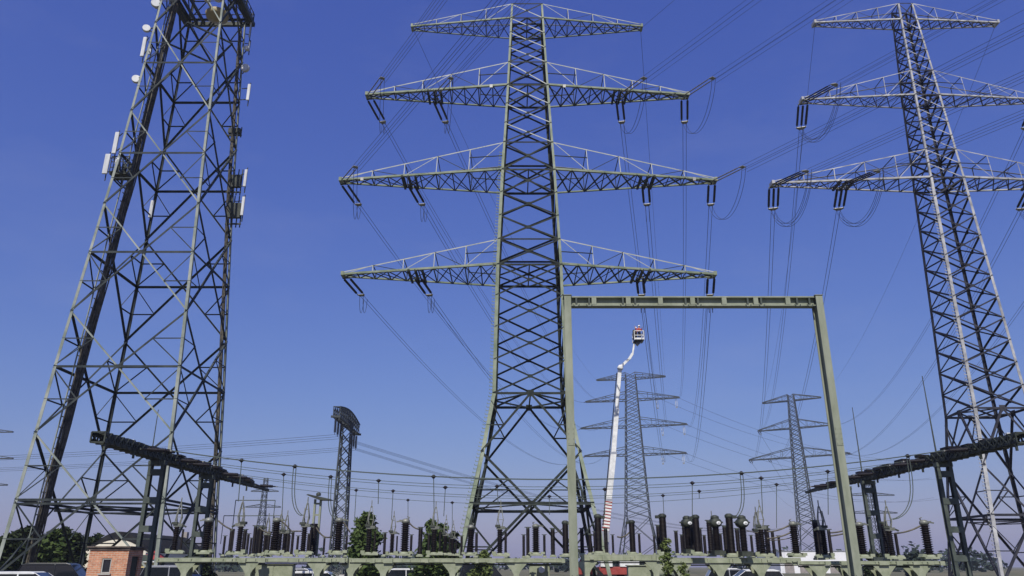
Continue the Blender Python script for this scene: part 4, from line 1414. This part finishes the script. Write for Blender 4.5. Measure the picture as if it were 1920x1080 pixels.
# control cabinets
def cabinet(px0, px1, py, Y, label, dial=False):
    x0, x1 = P(px0, py, Y).x, P(px1, py, Y).x
    zt = Zat(py, Y)
    t = thing('control_cabinet', ((x0 + x1) / 2, Y, 0), label, 'cabinet', 'control cabinets under the frames')
    w = x1 - x0
    a = MB(); a.box((0, 0, zt / 2 + .05), (w, .5, zt - .1)); a.build('body', M['frame_green'], t, bevel=0.01)
    a = MB(); a.box((0, -.02, zt + .02), (w + .1, .6, .04)); a.build('lid', M['gantry'], t)
    n = max(1, int(round(w / .9)))
    for k in range(n):
        a = MB(); a.box((-w / 2 + w * (k + .5) / n, -.26, zt / 2 + .05), (w / n - .06, .02, zt - .22)); d = a.build('door', M['frame_green'], t, bevel=0.008)
        a = MB(); a.box((-w / 2 + w * (k + .5) / n + .3 * w / n, -.285, zt * .55), (.03, .03, .16)); a.build('handle', M['black'], d)
    if dial:
        a = MB(); a.lathe([(.12, -.34), (.145, -.32), (.145, -.25)], (.1, 0, zt - .22), 18, 'Y'); a.build('dial', M['white'], t)
cabinet(483, 552, 1059, 39, 'grey green double cabinet under the frame left of the T-headed post')
cabinet(992, 1030, 1059, 38, 'small grey green cabinet with a round white dial', True)
cabinet(1176, 1222, 1061, 38, 'grey green cabinet under the frame right of the boom truck')
cabinet(1226, 1262, 1063, 40, 'lower grey green cabinet behind the young tree')

# ------------------------------------------------------------------ boom lift with two workers
BY = 90.0
bl = thing('boom_lift_truck', (P(1140, 1060, BY).x, BY, 0), 'red and white boom lift truck with its white boom raised', 'boom lift', None)
O = V(bl.location)
def Q(px, py): return P(px, py, BY) - O
a = MB(); a.box((.6, 0, .75), (7.6, 2.2, .3)); a.build('chassis', M['charcoal'], bl)
a = MB(); a.prism([(-3.4, .9), (-1.5, .9), (-1.5, 2.75), (-2.9, 2.75), (-3.4, 1.9)], -1.15, 1.15, 'XZ'); cab_ = a.build('cab', M['red'], bl, bevel=0.06)
a = MB(); a.box((-2.35, -1.16, 2.1), (1.1, .03, .75)); a.build('side_window', M['glass'], cab_)
a = MB(); a.prism([(-3.42, 1.95), (-3.38, 1.93), (-2.92, 2.68), (-2.96, 2.7)], -1.0, 1.0, 'XZ'); a.build('windscreen', M['glass'], cab_)
a = MB(); a.box((1.6, 0, 1.3), (5.4, 2.3, .8)); a.build('deck_body', M['red'], bl, bevel=0.04)
a = MB(); a.box((-.3, -1.0, 2.15), (1.3, .6, .9)); a.build('tool_box', M['white'], bl, bevel=0.03); a = MB(); a.box((2.2, -.9, 2.1), (2.1, .7, .8)); a.build('tool_box', M['white'], bl, bevel=0.03)
for x in (-2.4, 1.2, 2.9):
    for y in (-.95, .95):
        a = MB(); a.lathe([(.28, -.15), (.5, -.15), (.52, 0), (.5, .15), (.28, .15)], (x, y, .52), 18, 'Y'); w = a.build('wheel', M['black'], bl)
        a = MB(); a.lathe([(.1, -.14), (.27, -.12), (.27, .12), (.1, .14)], (x, y, .52), 14, 'Y'); a.build('rim', M['silver'], w)
a = MB(); b0 = Q(1133, 1006); a.tube([(b0.x, 0, 1.7), (b0.x, 0, b0.z + .2)], .5, 12); a.box((b0.x, 0, b0.z), (1.0, 1.0, 1.2)); a.build('turret', M['silver'], bl)
def boomseg(p, q, w, name, m):
    a = MB(); a.bar(Q(*p), Q(*q), w, w * 1.2); return a.build(name, M[m], bl, bevel=0.03)
s1 = boomseg((1134, 1004), (1141, 938), .78, 'boom_base', 'white')
st = MB()
for k in range(11):
    t0, t1 = (k + .2) / 11, (k + .55) / 11
    p, q = Q(1134, 1004), Q(1141, 938)
    st.bar(p.lerp(q, t0), p.lerp(q, t1), .80, .97)
st.build('warning_stripes', M['red'], s1)
boomseg((1141, 938), (1150, 850), .66, 'boom_section', 'white')
boomseg((1150, 850), (1156, 770), .54, 'boom_section', 'white')
boomseg((1156, 770), (1162, 692), .44, 'boom_section', 'white')
for (cx_, cy_, w_) in ((1141, 938, .82), (1150, 850, .70), (1156, 770, .58)):
    a = MB(); q_ = Q(cx_, cy_); a.box(q_, (w_, w_ * 1.15, .28)); a.build('boom_collar', M['silver'], bl)
a = MB(); a.tube([Q(1137, 985) + V((-.42, -.5, 0)), Q(1148, 850) + V((-.36, -.4, 0)), Q(1160, 700) + V((-.26, -.3, 0))], .05, 6); a.build('hose', M['black'], bl)
a = MB(); a.lathe([(.1, -.3), (.34, -.3), (.34, .3), (.1, .3)], Q(1163, 690), 12, 'Y'); a.bar(Q(1162, 690), Q(1174, 678), .3); a.bar(Q(1174, 678), Q(1180, 673), .28); a.build('elbow', M['white'], bl)
boomseg((1180, 673), (1186, 663), .26, 'jib', 'white')
boomseg((1186, 664), (1189, 645), .20, 'jib', 'white')
kc = Q(1197, 640)
a = MB(); a.box((kc.x, 0, kc.z), (1.15, 1.5, .1))
a.bar((kc.x - .4, 0, kc.z - .1), Q(1189, 645), .2)
a.prism([(kc.x - .45, kc.z - .05), (kc.x + .4, kc.z - .05), (kc.x - .1, kc.z - .55)], -.4, .4, 'XZ')
bk = a.build('basket_floor', M['charcoal'], bl)
a = MB()
for zz in (.55, 1.1):
    for p, q in (((-.57, -.75), (.57, -.75)), ((.57, -.75), (.57, .75)), ((.57, .75), (-.57, .75)), ((-.57, .75), (-.57, -.75))):
        a.bar((kc.x + p[0], p[1], kc.z + zz), (kc.x + q[0], q[1], kc.z + zz), .07)
for x in (-.57, .57):
    for y in (-.75, 0, .75): a.bar((kc.x + x, y, kc.z), (kc.x + x, y, kc.z + 1.1), .07)
a.box((kc.x, -.755, kc.z + .14), (1.15, .03, .2)); a.box((kc.x + .58, 0, kc.z + .14), (.03, 1.5, .2))
a.build('basket_rail', M['white'], bk)
a = MB(); a.box((kc.x - .5, -.3, kc.z + .75), (.3, .5, 1.1)); a.build('control_box', M['black'], bk)

def person(loc, label, rz, arm_up):
    t = thing('person', loc, label, 'person', 'workers in the basket', rz)
    verts = [(0, 0, .95), (0, 0, 1.15), (0, .01, 1.38), (0, .01, 1.50), (0, -.01, 1.60), (0, -.01, 1.74),
             (.10, 0, .90), (.11, -.02, .50), (.11, .02, .09), (.11, -.13, .04), (-.10, 0, .90), (-.11, -.01, .50), (-.11, .03, .09), (-.11, -.12, .04),
             (.20, 0, 1.40), (.27, -.06, 1.14), (.24, -.26, 1.08 + arm_up), (.22, -.36, 1.10 + arm_up * 1.4), (-.20, 0, 1.40), (-.27, -.05, 1.14), (-.24, -.24, 1.02), (-.22, -.34, 1.02)]
    edges = [(0, 1), (1, 2), (2, 3), (3, 4), (4, 5), (0, 6), (6, 7), (7, 8), (8, 9), (0, 10), (10, 11), (11, 12), (12, 13), (2, 14), (14, 15), (15, 16), (16, 17), (2, 18), (18, 19), (19, 20), (20, 21)]
    rad = [.15, .14, .165, .06, .085, .09, .10, .07, .05, .04, .10, .07, .05, .04, .075, .055, .045, .04, .075, .055, .045, .04]
    def skinned(name, vi, m, grow=0.0):
        idx = {v: i for i, v in enumerate(vi)}
        me = bpy.data.meshes.new(name)
        me.from_pydata([verts[i] for i in vi], [(idx[a_], idx[b_]) for a_, b_ in edges if a_ in idx and b_ in idx], [])
        me.materials.append(m)
        o = bpy.data.objects.new(name, me); COL.objects.link(o); o.parent = t
        md = o.modifiers.new('skin', 'SKIN')
        for i, v in enumerate(vi):
            me.skin_vertices[0].data[i].radius = (rad[v] + grow, (rad[v] + grow) * (.75 if v in (0, 1, 2) else 1))
        me.skin_vertices[0].data[0].use_root = True
        sb = o.modifiers.new('sub', 'SUBSURF'); sb.levels = sb.render_levels = 2
        return o
    skinned('body', list(range(22)), M['skin'])
    skinned('jacket', [1, 2, 14, 15, 16, 18, 19, 20], M['hivis'], .02)
    skinned('trousers', [0, 1, 6, 7, 8, 10, 11, 12], M['trousers'], .018)
    a = MB(); a.lathe([(.14, 1.72), (.135, 1.74), (.12, 1.80), (.07, 1.86), (.01, 1.875)], (0, -.01, 0), 14); a.box((0, -.12, 1.735), (.16, .1, .02)); a.build('helmet', M['helmet'], t)
    a = MB(); a.box((0, -.115, 1.64), (.03, .04, .05)); a.box((0, -.10, 1.60), (.06, .02, .012)); a.build('face', M['skin'], t)
person(O + V((kc.x + .1, -.4, kc.z + .05)), 'worker in red jacket nearer the outer rail of the raised basket', R(30), .35)
person(O + V((kc.x - .15, .4, kc.z + .05)), 'worker in red jacket behind, by the control box of the raised basket', R(-60), .6)

# ------------------------------------------------------------------ buildings
def wall_with_hole(mb, x0, x1, y, z0, z1, hx0, hx1, hz0, hz1, th):
    mb.box(((x0 + hx0) / 2, y, (z0 + z1) / 2), (hx0 - x0, th, z1 - z0)); mb.box(((hx1 + x1) / 2, y, (z0 + z1) / 2), (x1 - hx1, th, z1 - z0))
    mb.box(((hx0 + hx1) / 2, y, (z0 + hz0) / 2), (hx1 - hx0, th, hz0 - z0)); mb.box(((hx0 + hx1) / 2, y, (hz1 + z1) / 2), (hx1 - hx0, th, z1 - hz1))
HY = 38.0
hx0, hx1 = P(164, 1060, HY).x, P(238, 1060, HY).x
hz = Zat(1031, HY)
hut = thing('brick_hut', ((hx0 + hx1) / 2, HY, 0), 'small red brick hut with one dark window below the left dark beam', 'hut', None)
w2 = (hx1 - hx0) / 2
wx0, wx1 = P(190, 1060, HY).x - (hx0 + hx1) / 2, P(208, 1060, HY).x - (hx0 + hx1) / 2
wz0, wz1 = Zat(1075, HY), Zat(1047, HY)
a = MB(); wall_with_hole(a, -w2, w2, .12, 0, hz, wx0, wx1, wz0, wz1, .24)
a.box((-w2 + .12, .74, hz / 2), (.24, 1.0, hz)); a.box((w2 - .12, .32, hz / 2), (.24, .16, hz)); a.box((w2 - .12, 1.2, hz / 2), (.24, .08, hz)); a.box((w2 - .12, .78, hz - .14), (.24, .76, .28))
a.box((0, 1.36, hz / 2), (2 * w2, .24, hz)); wl_ = a.build('wall', M['brick'], hut)
a = MB(); a.box((0, .74, hz + .05), (2 * w2 + .10, 1.6, .10)); a.box((0, .74, hz + .13), (2 * w2 + .22, 1.74, .06)); a.build('roof', M['roof_brown'], hut)
a = MB()
for x in (wx0 + .03, wx1 - .03): a.box((x, .07, (wz0 + wz1) / 2), (.05, .08, wz1 - wz0 - .004))
for z in (wz0 + .03, wz1 - .03): a.box(((wx0 + wx1) / 2, .07, z), (wx1 - wx0 - .11, .08, .05))
wf = a.build('window', M['concrete'], hut)
a = MB(); a.box(((wx0 + wx1) / 2, .1, (wz0 + wz1) / 2), (wx1 - wx0 - .12, .02, wz1 - wz0 - .12)); a.build('pane', M['glass'], wf)
a = MB(); a.box(((wx0 + wx1) / 2, -.03, wz0 - .035), (wx1 - wx0 + .14, .14, .06)); a.build('sill', M['concrete'], wf)
a = MB(); a.box((w2 - .10, .78, (hz - .29) / 2), (.06, .75, hz - .30)); dd = a.build('door', M['dark_steel'], hut)
a = MB(); a.box((w2 - .05, .52, 1.05), (.05, .12, .04)); a.build('handle', M['alu'], dd)

# cream hall with arched dark roof
CY = 75.0
cx0, cx1 = P(155, 1045, CY).x, P(272, 1045, CY).x
hall = thing('hall', ((cx0 + cx1) / 2, CY, 0), 'cream hall with an arched dark roof behind the brick hut', 'building', None)
hw = (cx1 - cx0) / 2
arc = [(-hw + 2 * hw * i / 14, Zat(1036, CY) + (Zat(1012, CY) - Zat(1036, CY)) * math.sin(math.pi * i / 14)) for i in range(15)]
a = MB(); a.prism([(-hw, 0)] + arc + [(hw, 0)], 0, 14, 'XZ'); a.build('wall', M['cream'], hall)
a = MB(); low = [(x * 1.03, z + .04) for x, z in arc]; up = [(x * 1.05, z + .12 + .62 * math.sin(math.pi * (x + hw) / (2 * hw))) for x, z in arc[::-1]]
a.prism(low + up, .35, 14.4, 'XZ'); a.build('roof', M['roof_dark'], hall)
for k in range(3):
    a = MB(); a.box((-hw * .6 + k * hw * .6, -.02, 1.7), (1.1, .06, 1.1)); a.build('window', M['glass'], hall)

def house(px0, px1, yroof, yeave, Y, wall, label, depth=9):
    x0, x1 = P(px0, yeave, Y).x, P(px1, yeave, Y).x
    ze, zr = Zat(yeave, Y), Zat(yroof, Y)
    t = thing('house', ((x0 + x1) / 2, Y, 0), label, 'house', 'houses beyond the yard')
    w = (x1 - x0) / 2
    a = MB(); a.box((0, depth / 2, ze / 2), (2 * w, depth, ze)); a.build('wall', M[wall], t)
    a = MB()
    vs = [(-w - .4, -.4, ze + .02), (w + .4, -.4, ze + .02), (w + .4, depth + .4, ze + .02), (-w - .4, depth + .4, ze + .02), (-w * .35, depth / 2, zr), (w * .35, depth / 2, zr)]
    a.add(vs, [(0, 1, 5, 4), (1, 2, 5), (2, 3, 4, 5), (3, 0, 4), (3, 2, 1, 0)]); rf = a.build('roof', M['roof_grey'], t)
    a = MB(); a.box((w * .3, depth / 2 + .6, zr + .3), (.6, .6, 1.1)); a.build('chimney', M['greywall'], rf)
    n = max(2, int(2 * w / 3))
    for k in range(n):
        a = MB(); a.box((-w + 2 * w * (k + .5) / n, -.02, 1.6), (1.1, .06, 1.2)); wi = a.build('window', M['white'], t)
        a = MB(); a.box((-w + 2 * w * (k + .5) / n, -.06, 1.6), (.95, .04, 1.05)); a.build('pane', M['glass'], wi)
house(268, 334, 1009, 1022, 92, 'greywall', 'grey house with hipped tile roof right of the brick hut')

# red parasol and yellow board in front of the grey house
ps = P(287, 1055, 60)
um = thing('parasol', (ps.x, 60, 0), 'small red parasol in front of the grey house', 'parasol', None)
a = MB(); a.tube([(0, 0, 0), (0, 0, 2.75)], .03, 6); a.build('pole', M['alu'], um)
a = MB(); a.lathe([(1.15, 2.2), (1.12, 2.24), (.55, 2.55), (.03, 2.8)], n=8, smooth=False); a.build('canopy', M['red'], um)
yb = thing('kiosk', (ps.x + .3, 58.5, 0), 'small yellow kiosk below the red parasol', 'kiosk', None)
a = MB(); a.box((0, 0, 1.0), (1.9, 1.0, 2.0)); a.build('body', mat('yellow board', (.62, .5, .22), .7, 0, (.7, .58, .3), 2.0), yb)
a = MB(); a.box((0, -.1, 2.04), (2.1, 1.3, .08)); a.build('roof', M['white'], yb)
a = MB(); a.box((0, -.51, 1.3), (1.3, .03, .7)); a.build('hatch', M['glass'], yb)

wh = thing('warehouse', (P(1535, 1045, 230).x, 230, 0), 'long white warehouse on the horizon behind the slim far pylon foot', 'building', None)
a = MB(); a.box((0, 10, 2.9), (22, 20, 5.8)); a.build('wall', M['warehouse'], wh)
a = MB(); a.box((0, 10, 5.9), (22.4, 20.4, .2)); a.build('roof', M['silver'], wh)
for k in range(5):
    a = MB(); a.box((-8.5 + k * 4.2, -.03, 1.6), (2.6, .08, 3.0)); a.build('gate', M['greywall'], wh)

# ------------------------------------------------------------------ cars
def car(loc, rz, paint, label, tall=0.0, L=4.4):
    t = thing('parked_car', loc, label, 'car', 'cars parked behind the yard', rz)
    h = 1.46 + tall
    half = L / 2
    body = [(-half, .32), (half, .32), (half, .72), (half - .1, .84), (half - 1.15, .93), (-half + .35, .95), (-half + .02, .85)]
    a = MB(); a.prism(body, -.88, .88, 'XZ'); a.build('body', M[paint], t, bevel=0.07)
    cab = [(-half + .22, .93), (half - 1.05, .93), (half - 1.85, h - .03), (half - 2.1, h), (-half + .95, h), (-half + .6, h - .06)]
    a = MB(); a.prism(cab, -.76, .76, 'XZ'); gl = a.build('cabin_glass', M['glass'], t, bevel=0.04)
    a = MB(); a.prism([(half - 1.83, h - .05), (half - 2.08, h + .02), (-half + .93, h + .02), (-half + .56, h - .06), (-half + .62, h - .1), (half - 1.88, h - .1)], -.775, .775, 'XZ')
    for s in (-1, 1):
        for x0_, x1_ in ((half - 1.05, half - 1.85), (half - 2.6, half - 2.62), (-half + .22, -half + .6)):
            a.bar((x0_, s * .765, .93), (x1_, s * .765, h - .05), .07, .03)
    a.build('roof', M[paint], t, bevel=0.015)
    for s in (-1, 1):
        for x in (half - .8, -half + .8):
            a = MB(); a.lathe([(.2, -.1), (.31, -.1), (.33, 0), (.31, .1), (.2, .1)], (x, s * .82, .33), 18, 'Y'); w = a.build('wheel', M['black'], t)
            a = MB(); a.lathe([(.04, -.11), (.2, -.09), (.2, .09), (.04, .11)], (x, s * .82, .33), 12, 'Y'); a.build('rim', M['silver'], w)
        a = MB(); a.box((half - .02, s * .6, .7), (.08, .32, .14)); a.build('headlight', M['white'], t)
        a = MB(); a.box((-half + .04, s * .66, .78), (.06, .26, .14)); a.build('tail_light', M['red'], t)
        a = MB(); a.box((half - 1.35, s * .95, 1.0), (.12, .16, .12)); a.build('mirror', M[paint], t)
def carat(px, Y, rz, paint, label, tall=0.0, L=4.4): car((P(px, 1065, Y).x, Y, 0), rz, paint, label, tall, L)
carat(66, 41, R(8), 'white', 'white parked car, lowest left between the mast legs')
carat(118, 46, R(10), 'charcoal', 'tall dark van with pale window frame beside the brick hut', .42, 4.9)
carat(20, 47, R(95), 'navy', 'dark blue car at the left edge behind the mast leg')
carat(606, 46, R(4), 'white', 'white parked car under the frame below the lattice mast')
carat(575, 60, R(-8), 'silver', 'silver parked car behind the cabinet left of the lattice mast', .12)
carat(770, 66, R(12), 'white', 'white parked car showing between the two trees', .1)
carat(1375, 58, R(-6), 'silver', 'silver parked car under the drum heads', .12)
carat(1404, 50, R(176), 'white', 'white parked car under the last drum head', .08)
carat(700, 58, R(3), 'navy', 'dark blue parked car under the bushy tree', .15)
carat(910, 70, R(5), 'navy', 'dark blue parked van inside the pylon base', .45, 4.9)
carat(335, 52, R(-5), 'silver', 'silver parked van right of the brick hut', .3, 4.8)

# ------------------------------------------------------------------ trees and bushes
def tree(loc, h, rad, label, m='leaf', leaves=2600, leaf=0.3, trunk=0.2, crown0=0.2, lumps=11, seed=1, cat='tree', name='tree', group='trees around the yard', cone=0.0):
    rnd = random.Random(seed)
    t = thing(name, loc, label, cat, group)
    a = MB()
    top = V((rnd.uniform(-.1, .1) * rad, rnd.uniform(-.1, .1) * rad, h * .86))
    a.tube([(0, 0, 0), (top.x * .3, top.y * .3, h * .35), tuple(top)], [trunk, trunk * .75, trunk * .18], 7)
    L = []
    for k in range(lumps):
        z = lerp(h * crown0, h * .93, (k + .5) / lumps)
        u = (z / h - crown0) / (1 - crown0)
        env = (math.sin(math.pi * min(1, .12 + u * .86)) ** .6) * (1 - cone * u)
        ang = k * 2.4 + rnd.uniform(-.5, .5)
        d = rad * env * rnd.uniform(.25, .75)
        c = V((math.cos(ang) * d, math.sin(ang) * d, z))
        r = rad * env * rnd.uniform(.38, .62) + .12
        L.append((c, r))
        s0 = V((0, 0, max(.3, z - d * .8)))
        a.tube([s0, s0.lerp(c, .6) + V((0, 0, .05)), c], [trunk * .42, trunk * .25, trunk * .08], 5)
    a.build('trunk', M['bark'], t)
    b = MB()
    for k in range(leaves):
        c, r = L[rnd.randrange(lumps)]
        while True:
            q = V((rnd.uniform(-1, 1), rnd.uniform(-1, 1), rnd.uniform(-1, 1)))
            if q.length <= 1: break
        q = q * (0.55 + .6 * rnd.random())
        p = c + V((q.x * r, q.y * r, q.z * r * .85))
        if p.z < .15: continue
        e1 = V((rnd.gauss(0, 1), rnd.gauss(0, 1), rnd.gauss(0, .6))).normalized()
        e2 = e1.cross(V((rnd.gauss(0, 1), rnd.gauss(0, 1), rnd.gauss(0, 1)))).normalized()
        s = leaf * rnd.uniform(.5, 1.25)
        b.add([p - e1 * s, p + e2 * s * .45, p + e1 * s, p - e2 * s * .45], [(0, 1, 2, 3)])
    b.build('crown', M[m], t)
def treeat(px, ytop, Y, wpx, label, **k):
    p = P(px, 1062, Y)
    tree((p.x, Y, 0), Zat(ytop, Y), wpx / 2 / F_PX * Y, label, **k)
treeat(8, 1000, 62, 60, 'dark tree at the left edge behind the pale mast leg', m='leaf_dark', seed=11, leaves=3000, leaf=.26)
treeat(48, 985, 70, 70, 'broad dark tree behind the white car', m='leaf_dark', seed=12, leaves=3600, leaf=.3, crown0=.08)
treeat(92, 990, 68, 62, 'rounded green tree behind the cable trunk foot', m='leaf', seed=13, leaves=3400, leaf=.28, crown0=.08)
treeat(130, 998, 72, 62, 'lower green tree left of the brick hut', m='leaf_dark', seed=14, leaves=3400, leaf=.28, crown0=.06)
treeat(28, 992, 78, 64, 'dark tree between the pale leg and the white car', m='leaf_dark', seed=16, leaves=3400, leaf=.3, crown0=.05)
treeat(112, 986, 84, 70, 'tallest dark tree left of the brick hut', m='leaf_dark', seed=17, leaves=3600, leaf=.32, crown0=.05)
treeat(166, 1000, 85, 60, 'dark tree between the cream hall and the mast', m='leaf_dark', seed=15, leaves=2800, leaf=.3, crown0=.08)
treeat(681, 953, 56, 84, 'bushy green tree right of the lattice mast', m='leaf', seed=21, leaves=6500, leaf=.2, crown0=.06, lumps=20, cone=.45)
treeat(814, 972, 56, 80, 'second green tree left of the middle pylon', m='leaf', seed=22, leaves=5400, leaf=.19, crown0=.06, lumps=18, cone=.2)
treeat(848, 990, 60, 34, 'small dark bush between the second tree and the pylon leg', m='leaf_dark', seed=23, leaves=1800, leaf=.18, crown0=.05)
treeat(1252, 1000, 31, 26, 'young slender tree growing in front of the frames', m='leaf_young', seed=24, leaves=900, leaf=.085, trunk=.05, crown0=.1, lumps=14, cone=.4)
treeat(1280, 1050, 31, 22, 'low young bush beside the slender tree', m='leaf_young', seed=25, leaves=500, leaf=.08, trunk=.04, crown0=.1, cat='bush', name='bush')
treeat(1638, 1030, 70, 46, 'dark shrub at the foot of the right laced column', m='leaf_dark', seed=26, leaves=1600, leaf=.2, crown0=.05, cat='bush', name='bush')
treeat(1714, 1036, 120, 46, 'shrubby trees right of the ribbed end column', m='leaf_far', seed=27, leaves=1500, leaf=.35, crown0=.05)
treeat(905, 1030, 62, 40, 'low green shrub under the middle pylon', m='leaf_young', seed=28, leaves=1500, leaf=.2, crown0=.04, cat='bush', name='bush')
treeat(372, 1034, 64, 60, 'low hedge-like shrub by the radio mast foot', m='leaf_dark', seed=29, leaves=1800, leaf=.2, crown0=.04, cat='bush', name='bush')

# far-off wood along the horizon
rnd = random.Random(5)
fw = MB()
for k in range(150):
    ang = rnd.uniform(-.72, .72)
    Y = rnd.uniform(260, 520)
    x = math.tan(ang) * Y
    hgt = rnd.uniform(4.5, 8.5) * (1.25 if x > 90 else 1.0)
    r = hgt * rnd.uniform(.6, 1.2)
    for j in range(70):
        q = V((rnd.gauss(0, .45), rnd.gauss(0, .45), 0))
        z = hgt * (1 - min(1, q.length) ** 2 * .6) * rnd.uniform(.05, 1)
        p = V((x + q.x * r, Y + q.y * r, max(.2, z)))
        e1 = V((rnd.gauss(0, 1), rnd.gauss(0, 1), rnd.gauss(0, .7))).normalized()
        e2 = e1.cross(V((rnd.gauss(0, 1), rnd.gauss(0, 1), rnd.gauss(0, 1)))).normalized()
        s = rnd.uniform(.7, 1.6)
        fw.add([p - e1 * s, p + e2 * s * .6, p + e1 * s, p - e2 * s * .6], [(0, 1, 2, 3)])
tag(fw.build('far_woods', M['leaf_far']), 'band of dark woods along the horizon', kind='stuff')

# ------------------------------------------------------------------ a thin haze over the plain
hm = bpy.data.materials.new('thin haze')
hm.use_nodes = True
hn, hl = hm.node_tree.nodes, hm.node_tree.links
hn.remove(hn['Principled BSDF'])
pv = hn.new('ShaderNodeVolumePrincipled')
pv.inputs['Color'].default_value = (0.80, 0.86, 1.0, 1)
pv.inputs['Density'].default_value = 0.00027
pv.inputs['Anisotropy'].default_value = 0.2
hl.new(pv.outputs[0], hn['Material Output'].inputs['Volume'])
hz_ = MB()
hz_.box((0, 1600, 44), (5200, 3900, 90))
tag(hz_.build('haze', hm), kind='stuff')
